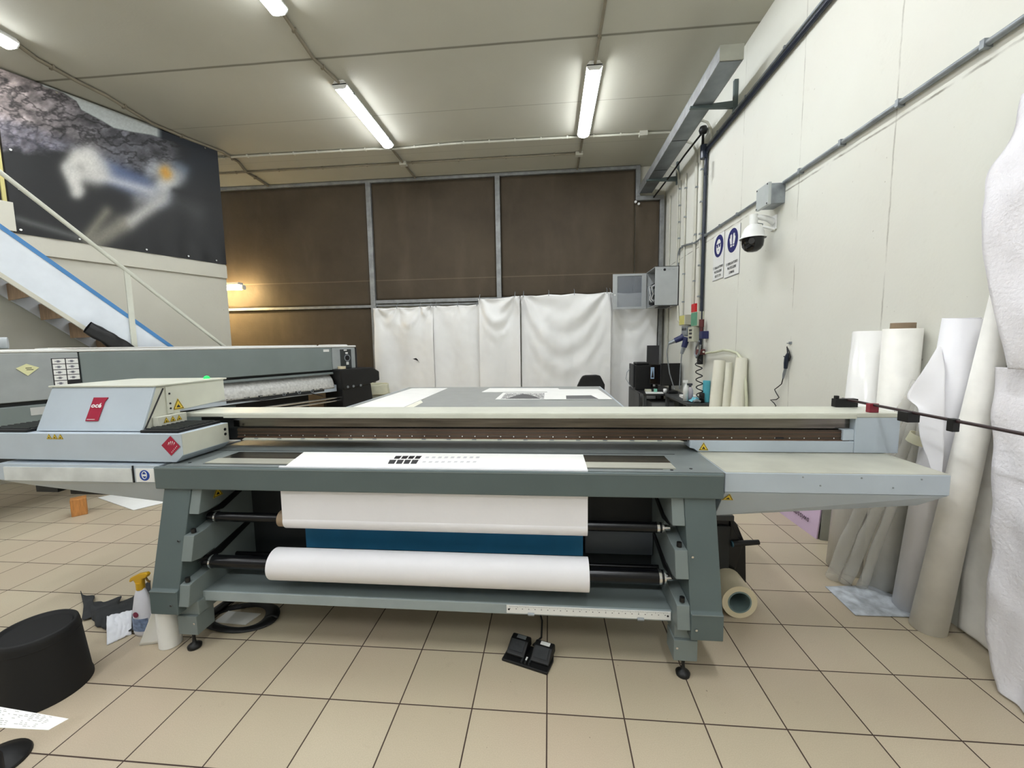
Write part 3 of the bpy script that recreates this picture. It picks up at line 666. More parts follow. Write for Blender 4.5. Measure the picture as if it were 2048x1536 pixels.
    MB().tube([(-1.885, 2.2, .385), (.59, 2.2, .385)], .014, 10).build('guide_rod', blackm, r)
    MB().tube([(-1.885, 2.12, .36), (.59, 2.12, .36)], .020, 14).build('guide_rod', blackm, r)
    for y, z, rr in ((2.05, .682, .026), (2.0, .448, .034)):
        sh = MB().cyl((-1.90, y, z), (.56, y, z), rr, n=24).build('roll_shaft', blackm, r)
        MB().cyl((.56, y, z), (.60, y, z), rr*.55).cyl((.535, y, z), (.548, y, z), rr*1.08).cyl((.56, y, z), (.568, y, z), rr*1.0).build('shaft_collar', chrome, sh)
        MB().cyl((-1.86, y, z), (-1.85, y, z), rr*1.1).build('shaft_collar', chrome, sh)
    warn(r, (-1.884, 2.10, .80), (0, 1, 0), (0, 0, 1), .055)
    # --- wings
    def wing(xa, xb, bl, br, name, sg):
        Yf, Yb = 2.012, 2.62
        top = [(xa, Yf, dz-.002), (xb, Yf, dz-.002), (xb, Yb, dz-.002), (xa, Yb, dz-.002)]
        mid = [(xa, Yf, .885), (xb, Yf, .885), (xb, Yb, .885), (xa, Yb, .885)]
        lo = [bl, br, (br[0], 2.5, br[2]), (bl[0], 2.5, bl[2])]
        o = MB().hexa(mid, top).build(name, lt, r, bev=.004)
        MB().hexa(lo, [(xa+.002, Yf+.002, .884), (xb-.002, Yf+.002, .884), (xb-.002, Yb, .884), (xa+.002, Yb, .884)]).build('lower_shell', lt, o, bev=.003)
        return o
    wr = wing(.845, 1.845, (.845, 2.12, .722), (1.80, 2.12, .795), 'right_wing', 1)
    B('wing_top', mat('wing_top_grey', (186, 186, 172), .4, mottle=.1, scale=4), wr, .848, 1.842, 2.016, 2.62, dz-.003, dz+.0005)
    for x, z in ((1.20, .975), (1.46, .975), (1.72, .972), (1.28, .935), (1.60, .93)): MB().cyl((x, 2.010, z-.01), (x, 2.013, z-.01), .004, n=8).build('screw', galv, wr)
    wl = wing(-3.145, -2.14, (-3.19+.08, 2.12, .82), (-2.14, 2.12, .72), 'left_wing', -1)
    B('front_cover', wornw, wl, -3.10, -2.30, 2.004, 2.014, .888, .965)
    B('seam', ink, wl, -2.298, -2.293, 2.006, 2.013, .885, .98)
    sk = MB().box(-2.275, -2.165, 2.004, 2.012, .89, .965).build('sticker', white, wl)
    MB().cyl((-2.222, 2.003, .928), (-2.222, 2.0045, .928), .030, n=28).build('blue_disc', stickblue, sk)
    MB().tube([(-2.222+.014*math.cos(a), 2.002, .930+.02*math.sin(a)) for a in [2*PI*i/20 for i in range(21)]], .0022, 6).box(-2.238, -2.206, 2.001, 2.0025, .924, .934).build('goggles_mark', white, sk)
    B('cable_box', voidm, wl, -3.19, -3.04, 2.2, 2.42, .745, .83); B('valve_box', black, wl, -3.02, -2.74, 2.25, 2.45, .715, .79)
    # --- gantry
    G0, G1 = 2.40, 2.62
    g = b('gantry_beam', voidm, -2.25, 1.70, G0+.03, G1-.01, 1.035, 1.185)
    B('gantry_cover', cream, g, -2.33, 1.905, G0-.022, G1, 1.186, 1.212, bev=.005)
    B('cover_lip', cream, g, -2.05, 1.68, G0-.024, G0-.014, 1.180, 1.205, bev=.002)
    B('glass_strip', mat('dim_steel_strip', (122, 117, 110), .16, 1., mottle=.25, scale=2, streak=(1.2, 30, 30)), g, -2.02, 1.675, G0+.022, G0+.031, 1.118, 1.172)
    B('rail_strip', rail, g, -1.98, 1.66, G0+.0, G0+.03, 1.052, 1.112)
    MB().box(-1.98, 1.66, G0-.006, G0+.0, 1.052, 1.058).box(-1.98, 1.66, G0-.003, G0, 1.076, 1.079).box(-1.98, 1.66, G0-.003, G0, 1.098, 1.101).build('rail_ridge', mat('bronze_edge', (120, 92, 74), .35, .7), g)
    for i in range(46): MB().cyl((-1.93+i*.078, G0-.004, 1.066), (-1.93+i*.078, G0-.001, 1.066), .0036, n=8).build('rail_screw', chrome, g)
    MB().prism([(-1.93, G0-.012, 1.050), (.745, G0-.012, 1.050), (.775, G0-.012, 1.041), (-1.95, G0-.012, 1.036)], (0, .03, 0)).build('lower_trim', cream, g, bev=.002)
    for i in range(17): MB().box(-1.86+i*.155, -1.835+i*.155, G0-.014, G0-.010, 1.046, 1.051).build('trim_clip', galv, g)
    eb = B('gantry_end', lt, g, 1.677, 1.905, G0-.02, G1, dz+.002, 1.186, bev=.004)
    lp = MB().prism([(1.675, G0-.02, dz+.003), (.845, G0-.02, dz+.003), (.822, G0-.02, dz+.02), (.800, G0-.02, dz+.024), (.800, G0-.02, 1.052), (1.675, G0-.02, 1.052)], (0, .2, 0)).build('lower_panel', lt, g, bev=.003)
    B('rail_stop', lt, g, 1.62, 1.677, G0-.015, G0+.1, 1.056, 1.118, bev=.003); B('sensor', ink, g, 1.27, 1.315, G0-.006, G0, 1.062, 1.070)
    warn(r, (.875, G0-.021, 1.012), (1, 0, 0), (0, 0, 1), .042)
    warn(wr, at(1456, 996, y=2.034), (1, 0, 0), (0, -.55, .83), .045)
    # --- carriage
    cprof = [(-3.32, 1.002), (-2.062, .992), (-2.02, 1.03), (-2.02, 1.152), (-3.32, 1.152)]
    ca = MB().prism([(x, 2.040, z) for x, z in cprof], (0, .335, 0)).build('carriage', lt, r, bev=.003)
    B('carriage_side', cream, ca, -2.0215, -2.0185, 2.045, 2.372, 1.034, 1.150, bev=0)
    for z in (1.115, 1.085): MB().cyl((-2.02, 2.345, z), (-2.016, 2.345, z), .009, n=14).build('hole', ink, ca)
    hp = [(2.085, 1.156), (2.190, 1.403), (2.70, 1.403), (2.70, 1.25), (2.34, 1.235), (2.34, 1.156)]
    hd = MB().prism([(-2.975, y, z) for y, z in hp], (.672, 0, 0)).build('carriage_hood', lt, ca, bev=.004)
    MB().prism([(-2.3025, y*.0+y, z) for y, z in [(2.10, 1.16), (2.198, 1.398), (2.695, 1.398), (2.695, 1.255), (2.335, 1.24), (2.335, 1.16)]], (.002, 0, 0)).build('hood_side', cream, hd)
    MB().box(-2.99, -2.29, 2.18, 2.715, 1.400, 1.410).build('hood_lid', cream, hd, bev=.003)
    for x0, x1 in ((-2.285, -2.055), (-3.30, -3.0)):
        gr = MB().box(x0, x1, 2.06, 2.36, 1.152, 1.168).build('vent_tray', black, ca, bev=.003)
        sl = MB()
        for i in range(9): sl.box(x0+.015, x1-.015, 2.08+i*.03, 2.092+i*.03, 1.168, 1.174)
        sl.build('louvres', voidm, gr)
    B('side_step', cream, ca, -2.30, -2.262, 2.15, 2.34, 1.17, 1.225, bev=.003)
    for i in range(3): warn(ca, (-2.2605, 2.20+i*.042, 1.196), (0, 1, 0), (0, 0, 1), .030)
    warn(ca, (-2.299, 2.325, 1.268), (0, 1, 0), (0, 0, 1), .062)
    MB().tube([(-2.299, 2.10, 1.16), (-2.298, 2.235, 1.385)], .004, 6).build('hood_seam', ink, hd)
    B('hinge_plate', cream, ca, -2.301, -2.292, 2.245, 2.285, 1.23, 1.392)
    for z in (1.26, 1.29, 1.35): MB().cyl((-2.292, 2.265, z), (-2.289, 2.265, z), .006, n=8).build('screw', ink, ca)
    for i in range(3): warn(ca, (-2.83+i*.036, 2.0395, 1.13), (1, 0, 0), (0, 0, 1), .028)
    # crimson maker's plate on the sloping hood face
    sl_ = Vector((0, .105, .247)).normalized(); nrm = Vector((0, -.247, .105)).normalized()
    P = lambda x, t, k=0.: Vector((x, 2.085, 1.156))+sl_*t+nrm*k
    pl = MB(); pts = [(-2.672, .058), (-2.592, .058), (-2.588, .172), (-2.574, .200), (-2.668, .200)]
    pl.prism([P(x, t, .001) for x, t in pts], nrm*.006).build('maker_plate', red, hd, bev=.002); plate = hd.children[-1]
    text('lettering', 'oc\u00e9', white, plate, P(-2.628, .138, .0085), (1, 0, 0), sl_, .027, squeeze=1.15, bold=.035)
    MB().prism([P(x, t, .0075) for x, t in ((-2.662, .066), (-2.612, .066), (-2.612, .069), (-2.662, .069))], nrm*.0008).build('plate_line', white, plate)
    # crimson diamond logo on the carriage front
    cx, cz = -2.083, 1.086
    dm = MB().prism([(cx+a*.056, 2.0385, cz+c*.056) for a, c in ((-1, .05), (-.05, -1), (1, -.05), (.05, 1))], (0, -.001, 0)).build('diamond_logo', red, ca)
    wv = MB()
    for i in range(4):
        t = -.30+i*.2; wv.prism([(cx+(t+.12)*.05*1.1, 2.037, cz+(.62-abs(t)*.6)*.05), (cx+(t+.20)*.05*1.1, 2.037, cz+(.55-abs(t)*.6)*.05), (cx+(t+.02)*.05*1.1, 2.037, cz+.08*.05)], (0, -.0006, 0))
    for i in range(5): wv.prism([(cx+(.05+i*.16)*.05, 2.037, cz+(-.78+i*.16)*.05), (cx+(.13+i*.16)*.05, 2.037, cz+(-.70+i*.16)*.05), (cx+(.05+i*.16)*.05, 2.037, cz+(-.60+i*.16)*.05)], (0, -.0006, 0))
    wv.build('logo_lines', white, dm)
    MB().lathe((-2.385, 2.65, 1.409), [(.019, 0), (.018, .008), (.012, .017), (.001, .021)], 16).build('status_light', led, hd)
    # --- motor unit on the right side frame
    my = 2.58
    mo = MB().prism([(.86, my, .50), (1.13, my, .515), (1.17, my, .47), (1.225, my, .34), (1.24, my, .05), (.86, my, .02)], (0, .24, 0)).build('motor_unit', black, r, bev=.012)
    MB().box(.86, 1.14, my-.02, my+.2, .50, .535).build('motor_cap', mat('dark_cap', (58, 60, 62), .4), mo, bev=.006)
    MB().box(.90, .985, my-.015, my+.002, .20, .46).build('motor_plate', mat('dark_cap', (58, 60, 62)), mo, bev=.01); MB().box(1.01, 1.12, my-.025, my+.002, .10, .47).build('motor_box', voidm, mo, bev=.012)
    MB().prism([(1.12, my-.02, .50), (1.20, my-.02, .34), (1.16, my-.02, .18), (1.10, my-.02, .22)], (0, .03, 0)).build('motor_rib', black, mo, bev=.01)
    for x in (.92, 1.18): MB().box(x-.03, x+.03, my+.03, my+.2, 0, .05).build('motor_foot', black, mo)
    lv = MB().cyl((1.13, my-.03, .36), (1.285, my-.03, .375), .019, .015).build('lever', black, mo); MB().cyl((1.122, my-.03, .359), (1.13, my-.03, .36), .020).build('lever_cap', mat('teal_cap', (40, 90, 110)), lv)
    return r
flatbed()

# ================================================================ media on the printer
DZ = .985
r = thing('media_roll', 'upper white vinyl roll, its web running up behind the front beam of the flatbed printer', 'media roll', (-.62, 2.05, .63), 'white media rolls in the flatbed printer')
MB().ring((-1.435, 2.05, .682), (.188, 2.05, .682), .050, .030, 40).build('vinyl_roll', paper, r)
MB().ring((-1.475, 2.05, .682), (-1.436, 2.05, .682), .044, .029, 32).build('cardboard_core', card, r)
def web(u, v):
    x = -1.435+(1.623)*u
    if v < .9: z = .682+(.984-.682)*v/.9; return Vector((x, 2.0025+.001*noise.noise(Vector((x*3, z*5, 0))), z))
    a = (v-.9)/.1*PI/2; return Vector((x, 2.0025+.006*(1-math.cos(a)), .984+.0065*math.sin(a)))
MB().grid(web, 60, 30).build('hanging_web', paper, r)
ps = MB().add([(-1.398, 2.008, DZ+.0062), (.187, 2.008, DZ+.0062), (.187, 2.285, DZ+.0062), (-1.47, 2.285, DZ+.0062)], [(0, 1, 2, 3)]).build('printed_sheet', sheetw, r)
def quad_px(mb, pts, z): mb.add([at(x, y, z=z) for x, y in pts], [(0, 1, 2, 3)])
mb = MB()
for y0, y1, xs in ((911.8, 917.6, ((790, 803), (804.5, 817), (818, 830), (831.5, 843.5))), (919.6, 927.6, ((778, 792.5), (794, 807.5), (809, 822), (823.5, 837)))):
    for x0, x1 in xs: quad_px(mb, [(x0-2.5, y1), (x1-4.5, y1), (x1+.6, y0), (x0+1.5, y0)], DZ+.0068)
mb.build('black_squares', ink, ps)
mb = MB()
for i in range(9):
    for y in (913, 922):
        x = 852+i*12.6-(y-913)*.7; quad_px(mb, [(x-2, y+3.4), (x+5, y+3.4), (x+7, y), (x+.5, y)], DZ+.0068)
mb.build('pale_marks', greyink, ps)
r = thing('media_roll', 'lower roll of white vinyl on the black shaft above the collector tray', 'media roll', (-.65, 2.0, .365), 'white media rolls in the flatbed printer')
MB().ring((-1.492, 2.0, .448), (.191, 2.0, .448), .083, .040, 48).build('vinyl_roll', paper, r, bev=.002)
MB().ring((-1.490, 2.0, .448), (.189, 2.0, .448), .0395, .0345, 32).build('cardboard_core', card, r)
solo(MB().box(-1.448, .182, 2.215, 2.219, .43, .64), 'blue_film_sheet', bluef, 'strip of blue film hanging behind the two white rolls', 'film')
# steel ruler on the tray lip
a, c = at(1013, 1216, y=1.940), at(1341.5, 1229, y=1.940)
r = thing('steel_ruler', 'white metal ruler held by two magnets on the collector tray lip', 'ruler', (a.x, 1.942, .26))
MB().box(a.x, c.x, 1.939, 1.944, .262, .304).build('blade', white, r, bev=.001)
mb = MB()
for i in range(98):
    x = a.x+.018+i*(c.x-a.x-.036)/97; mb.box(x-.0007, x+.0007, 1.9382, 1.939, .302-(.009 if i % 5 == 0 else .005), .302)
    if i % 4 == 0: mb.box(x-.003, x+.002, 1.9382, 1.939, .285, .289)
mb.build('graduations', mat('tick_grey', (110, 112, 116)), r)
for x in (a.x+.012, c.x-.014): MB().cyl((x, 1.9378, .283), (x, 1.939, .283), .005, n=12).build('hanging_hole', ink, r)
for px_ in (1062, 1282):
    x = at(px_, 1225, y=1.93).x; MB().cyl((x-.016, 1.936, .262), (x+.016, 1.936, .262), .0075, n=12).build('magnet', galv, r, bev=.002)

# papers and prints on the bed
def sheet(name, label, pts, m=sheetw, z=DZ, th=.0012, cat='paper', group=None):
    return solo(MB().prism([(x, y, z+.0005) for x, y in pts], (0, 0, th)), name, m, label, cat, group)
sheet('paper_sheet', 'long white sheet along the left edge of the printer bed', [(-2.06, 2.72), (-1.50, 2.72), (-1.49, 5.88), (-2.03, 5.88)])
sheet('paper_sheet', 'narrow cream sheet beside the long white one on the printer bed', [(-1.485, 2.72), (-1.36, 2.72), (-1.40, 4.4), (-1.485, 4.6)], creamroll)
sheet('paper_sheet', 'flat white strip lying furthest back on the printer bed', [(-.90, 5.36), (.18, 5.36), (.12, 5.80), (-.86, 5.84)])
pr_ = sheet('art_print', 'white sheet printed with a speckled grey motif on the printer bed', [(-.62, 4.62), (-.03, 4.62), (-.03, 5.28), (-.60, 5.28)], cat='print', z=DZ+.0016)
m_, g_ = newmat('speckled_print', .5); pos_, (x_, y_, z_) = g_.xyz()
vo = g_.n('ShaderNodeTexVoronoi'); vo.inputs['Scale'].default_value = 22; g_.L(pos_, vo.inputs['Vector'])
g_.L(g_.ramp(g_.noise(pos_, 60, 3), .44, .52, srgb(60, 60, 62), srgb(215, 215, 212)), g_.b.inputs['Base Color'])
MB().box(-.56, -.06, 4.66, 5.20, DZ+.0034, DZ+.0037).build('speckled_field', m_, pr_)
MB().prism([(-.50, 4.665, DZ+.0038), (-.10, 4.665, DZ+.0038), (-.16, 4.85, DZ+.0038), (-.24, 5.02, DZ+.0038), (-.32, 5.10, DZ+.0038), (-.40, 5.0, DZ+.0038), (-.45, 4.82, DZ+.0038)], (0, 0, .0003)).build('dark_motif', mat('print_grey', (86, 86, 88)), pr_)
p2 = sheet('art_print', 'large white sheet with one dark grey rectangle, at the right corner of the printer bed', [(-.045, 4.60), (.70, 4.60), (.66, 5.62), (-.02, 5.62)], cat='print', z=DZ+.0035)
MB().prism([(.19, 4.62, DZ+.0053), (.55, 4.62, DZ+.0053), (.50, 4.95, DZ+.0053), (.20, 4.93, DZ+.0053)], (0, 0, .0004)).build('grey_rectangle', mat('print_dark', (98, 98, 100)), p2)

# long black rod over the gantry end
r = thing('sensor_rod', 'long thin black rod with clamps sticking forward over the right end of the gantry', 'rod', (1.77, 2.3, 1.212))
MB().cyl((1.77, 2.63, 1.256), (1.77, 1.2, 1.250), .0075, n=16).build('rod', mat('dark_red_black', (46, 28, 30), .35), r)
MB().box(1.70, 1.825, 2.58, 2.62, 1.213, 1.262).box(1.705, 1.725, 2.59, 2.61, 1.262, 1.28).build('end_block', black, r, bev=.002)
MB().box(1.748, 1.795, 2.385, 2.415, 1.213, 1.262).build('clamp', mat('dark_red_plastic', (130, 24, 44), .4), r, bev=.002)
MB().box(1.742, 1.80, 2.14, 2.20, 1.205, 1.255).build('clamp', black, r, bev=.003)
MB().box(1.752, 1.782, 1.925, 1.955, 1.205, 1.262).build('clamp', black, r, bev=.003)

# ================================================================ rolls and sheets by the right wall
def leanroll(label, p0, p1, r0, r1, m, core=None, ro_=1):
    r = thing('media_roll', label, 'media roll', p0, 'rolls and sheets standing by the right wall')
    MB().cyl(p0, p1, r0, r1, n=48, caps=False).build('rolled_sheet', m, r, solid=.004)
    a, c = Vector(p0), Vector(p1)
    sp = [(c+Vector((math.cos(t)*r1*(1-t/30), math.sin(t)*r1*(1-t/30), 0))) for t in [i*.3 for i in range(60)]]
    mbs = MB(); mbs.add(sp+[q-(c-a).normalized()*.1 for q in sp], [(i, i+1, 60+i+1, 60+i) for i in range(59)], 0, True); mbs.build('inner_turns', m, r)
    if core: MB().ring(c-(c-a).normalized()*.2, c+(c-a).normalized()*core, .06, .05, 32).build('cardboard_core', card, r)
    return r
leanroll('glossy white roll standing furthest left by the right wall', (2.125, 2.97, 0), (2.165, 2.99, 1.665), .14, .095, mat('gloss_white_film', (240, 239, 236), .2, mottle=.02))
leanroll('white roll with a grey-brown cardboard core showing at its top', (2.165, 2.76, 0), (2.168, 2.745, 1.675), .092, .092, mat('ivory_film', (240, 238, 230), .4), .035)
leanroll('plain white roll with loose flap, its top edge level with the cored roll', (2.135, 2.52, 0), (2.168, 2.375, 1.715), .070, .078, paper)
leanroll('tall ivory roll leaning into the hanging white sheet', (2.10, 2.345, 0), (2.19, 2.19, 1.98), .076, .045, mat('ivory_paper', (244, 242, 236), .55))
def ribbon(L, R_, m, name, label, cat, nu=20, nv=60, wob=.01, solid=.002, xl=2.03, xr=2.08, seed=0, group='rolls and sheets standing by the right wall'):
    def ip(P, t):
        t *= len(P)-1; i = min(int(t), len(P)-2); f = t-i
        p0, p1, p2, p3 = P[max(i-1, 0)], P[i], P[i+1], P[min(i+2, len(P)-1)]
        return .5*((2*p1)+(p2-p0)*f+(2*p0-5*p1+4*p2-p3)*f*f+(3*p1-p0-3*p2+p3)*f**3)
    def fn(u, v):
        a, b = ip(L, v), ip(R_, v); p = a.lerp(b, u)
        return p+Vector((wob*(noise.noise(Vector((p.y*6+seed, p.z*2.2, seed)))+.5*noise.noise(Vector((p.y*14, p.z*6, seed)))), 0, 0))
    return tag(MB().grid(fn, nu, nv).build(name, m, None, solid=solid), label, cat, group)
flL = [at(x, y, x=X) for x, y, X in ((1877, 690, 2.09), (1845, 742, 2.03), (1813, 792, 1.99), (1838, 818, 2.0), (1841, 862, 2.0), (1856, 920, 2.01), (1878, 964, 2.04))]
flR = [at(x, y, x=X) for x, y, X in ((1884, 688, 2.09), (1890, 760, 2.07), (1893, 810, 2.06), (1893, 850, 2.06), (1890, 890, 2.05), (1888, 930, 2.05), (1884, 966, 2.045))]
ribbon(flL, flR, paper, 'paper_flap', 'curled white flap peeling off between the cored roll and the tall ivory roll', 'paper', 14, 50, .02, seed=3)
# hanging fleece in the upper right corner
hl = [at(x, y, x=X) for x, y, X in ((2040, 190, 2.24), (2028, 222, 2.18), (2006, 285, 2.12), (1970, 345, 2.08), (1970, 400, 2.06), (1968, 450, 2.05), (1973, 520, 2.05), (1989, 610, 2.05), (2006, 685, 2.06), (2018, 738, 2.08))]
hr = [Vector((2.22-.03*math.sin(i), 1.35, 2.75-.146*i)) for i in range(10)]
hr = [Vector((2.13, 1.30, l.z+.02)) for l in hl]
ribbon(hl, hr, felt, 'fleece_sheet', 'white fleece sheet hanging down the wall in the upper right corner', 'sheet', 40, 70, .035, .003, seed=7)
tri = MB().add([at(1966, 340, x=2.10), at(1990, 322, x=2.16), at(1976, 362, x=2.13)], [(0, 1, 2)])
ll = [at(x, y, x=X) for x, y, X in ((1990, 734, 2.14), (1990, 800, 2.13), (1987, 900, 2.12), (1979, 1040, 2.10), (1976, 1150, 2.08), (1973, 1230, 2.07), (1984, 1330, 2.05), (1998, 1383, 2.03))]
ll[-1].z = max(ll[-1].z, .004)
lr = [Vector((2.16-.13*i/7, 1.25, l.z if i else 1.485)) for i, l in enumerate(ll)]
ribbon(ll, lr, felt, 'fleece_sheet', 'big white fleece sheet standing on the floor at the right edge below the hanging one', 'sheet', 40, 70, .03, .004, seed=11)
sl_ = [Vector((2.245, 2.335, z)) for z in (1.9, 1.4, .9, .5, .2, .02)]; sr_ = [Vector((2.235, 1.95, z)) for z in (1.9, 1.4, .9, .5, .2, .01)]
ribbon(sl_, sr_, mat('ivory_paper', (238, 235, 228)), 'paper_sheet', 'ivory sheet flat against the wall between the tall ivory roll and the big fleece', 'sheet', 20, 40, .012, .002, seed=5)
# clear plastic tubes
for k, (bx_, by_, tx_, ty_, rr) in enumerate(((1.945, 2.76, 2.13, 2.52, .024), (2.0, 2.70, 2.14, 2.46, .018), (1.90, 2.82, 2.11, 2.56, .026))):
    P0, P1 = Vector((bx_, by_, .01)), Vector((tx_, ty_, 1.25+.06*k))
    pts = [P0.lerp(P1, t/14)+Vector((.006*math.sin(t*1.3+k), .006*math.cos(t+k), 0)) for t in range(15)]
    rd = [rr*(1.5-.6*t/14+.12*math.sin(t*2.1+k)) for t in range(15)]
    solo(MB().tube(pts, rd, 14, caps=False), 'film_tube', plasticf, ('middle crumpled clear plastic tube leaning in front of the white rolls', 'clear plastic tube leaning nearest the cored roll', 'clear plastic tube leaning furthest left over the glossy roll')[k], 'plastic film', 'clear plastic tubes by the right wall', solid=.001)
solo(MB().ring(Vector((2.085, 2.49, 1.02)), Vector((2.095, 2.475, 1.07)), .05, .048, 20), 'tape_band', mat('pale_tape', (226, 222, 192), .5), 'pale tape band around the clear plastic tubes', 'tape')
pf = [at(x, y, z=0) for x, y in ((1650, 1174), (1740, 1172), (1800, 1196), (1840, 1236), (1711, 1232))]
c0 = sum(pf, Vector())/5
def crump(u, v):
    # bilinear patch between the five measured corners
    a = pf[0].lerp(pf[4], v); b_ = (pf[1].lerp(pf[2], min(1, v*2)) if v < .5 else pf[2].lerp(pf[3], (v-.5)*2)); p = a.lerp(b_, u)
    e = min(1, min(u, 1-u, v, 1-v)*7)
    return Vector((p.x, p.y, .004+e*(.012+.016*noise.noise(Vector((p.x*9, p.y*13, 1)))+.008*noise.noise(Vector((p.x*30, p.y*22, 4))))))
solo(MB().grid(crump, 50, 34), 'plastic_sheet', mat('grey_white_film', (190, 196, 202), .3, mottle=.22, scale=18), 'crumpled grey-white plastic sheet flat on the tiles at the foot of the rolls', 'plastic film', solid=.002)
# boards behind the wing
bd = MB().hexa([(2.155, 3.40, .0), (2.15, 4.3, .0), (2.16, 4.3, .0), (2.165, 3.40, .0)], [(2.235, 3.42, .8), (2.235, 4.3, .8), (2.245, 4.3, .8), (2.245, 3.42, .8)]).build('pink_board', mat('lilac_board', (214, 190, 216), .5, mottle=.03), None)
tag(bd, 'lilac-pink printed board upside down on the floor against the right wall', 'board')
up = Vector((-.08, 0, -.8)).normalized()
text('lettering', 'swissqprint', mat('plum_ink', (60, 34, 62)), bd, (2.1655, 3.68, .125), (0, 1, 0), up, .052, ext=.004)
solo(MB().hexa([(2.175, 3.385, 0), (2.262, 3.36, 0), (2.264, 3.37, 0), (2.177, 3.395, 0)], [(2.20, 3.385, .8), (2.262, 3.36, .8), (2.264, 3.37, .8), (2.202, 3.395, .8)]), 'grey_board', mat('board_grey', (150, 150, 140)), 'narrow grey board standing beside the lilac board', 'board')

# tape roll on the floor
tl = thing('tape_roll', 'wide cream roll of application tape lying on the floor by the right printer leg', 'tape', (1.10, 2.45, 0))
MB().ring((1.098, 2.36, .098), (1.10, 2.56, .098), .098, .066, 48).build('tape_wrap', tapem, tl, bev=.003)
MB().ring((1.098, 2.358, .098), (1.10, 2.56, .098), .066, .058, 40).build('core', mat('grey_green_core', (120, 140, 138), .6), tl)

# ================================================================ right wall fittings
XW = 2.27
pipe('conduit', [(2.248, -3, 3.115), (2.248, 4.30, 3.115)], .018, galv, 'grey conduit along the right wall, from the picture edge to the grey junction box', 'conduit', 'conduits on the right wall', 14, 1)
pipe('conduit', [(2.248, 4.52, 3.105), (2.248, 6.35, 3.13), (2.24, 6.7, 3.12), (2.24, 7.2, 3.20), (2.245, 7.45, 3.20), (2.245, 7.52, 3.12), (2.245, 7.54, 2.93)], .015, galv, 'grey conduit from the junction box down to the wall cabinet', 'conduit', 'conduits on the right wall', 6, 1)
jb = thing('junction_box', 'square grey junction box on the right wall above the dome camera', 'junction box', (2.19, 4.41, 2.93))
MB().box(2.14, XW, 4.31, 4.52, 2.93, 3.12).build('body', galv, jb, bev=.006); MB().box(2.105, 2.138, 4.30, 4.53, 2.92, 3.13).build('cover', mat('cover_grey', (184, 190, 188), .45), jb, bev=.006)
for y, z in ((4.315, 2.935), (4.315, 3.115), (4.515, 2.935), (4.515, 3.115)): MB().cyl((2.102, y, z), (2.106, y, z), .008, n=10).build('screw', ink, jb)
# dome camera
dc = thing('dome_camera', 'white dome security camera with a black lower ball on a wall arm', 'camera', (2.08, 4.46, 2.48))
cx, cy = 2.075, 4.50
MB().box(2.255, XW, 4.43, 4.53, 2.72, 2.86).build('wall_plate', white, dc, bev=.004)
MB().tube([(2.262, 4.48, 2.80), (2.20, 4.48, 2.835), (2.13, 4.49, 2.855), (cx, cy, 2.86), (cx, cy, 2.80)], [.034, .027, .025, .028, .032], 16).build('arm', white, dc)
MB().tube([(2.265, 4.46, 2.72), (2.20, 4.47, 2.745), (2.15, 4.48, 2.76)], .012, 10).build('arm_brace', white, dc)
MB().cyl((cx, cy, 2.78), (cx, cy, 2.885), .038).build('neck', white, dc)
MB().lathe((cx, cy, 2.66), [(.122, -.012), (.122, 0), (.105, .01), (.10, .05), (.082, .09), (.05, .12), (.03, .13)], 40).build('hood', white, dc)
MB().lathe((cx, cy, 2.65), [(.001, -.135), (.045, -.13), (.075, -.11), (.095, -.08), (.101, -.04), (.101, 0)], 40).build('ball', mat('gloss_black', (14, 14, 15), .12, mottle=0), dc)
MB().cyl((cx-.05, cy-.085, 2.61), (cx-.055, cy-.097, 2.605), .028).build('lens', mat('lens_grey', (60, 62, 66), .1, mottle=0), dc)
MB().tube([(cx+.04, cy, 2.80), (cx+.09, cy, 2.79), (cx+.09, cy, 2.74), (cx+.07, cy, 2.70)], .005, 6).build('cable', galv, dc)
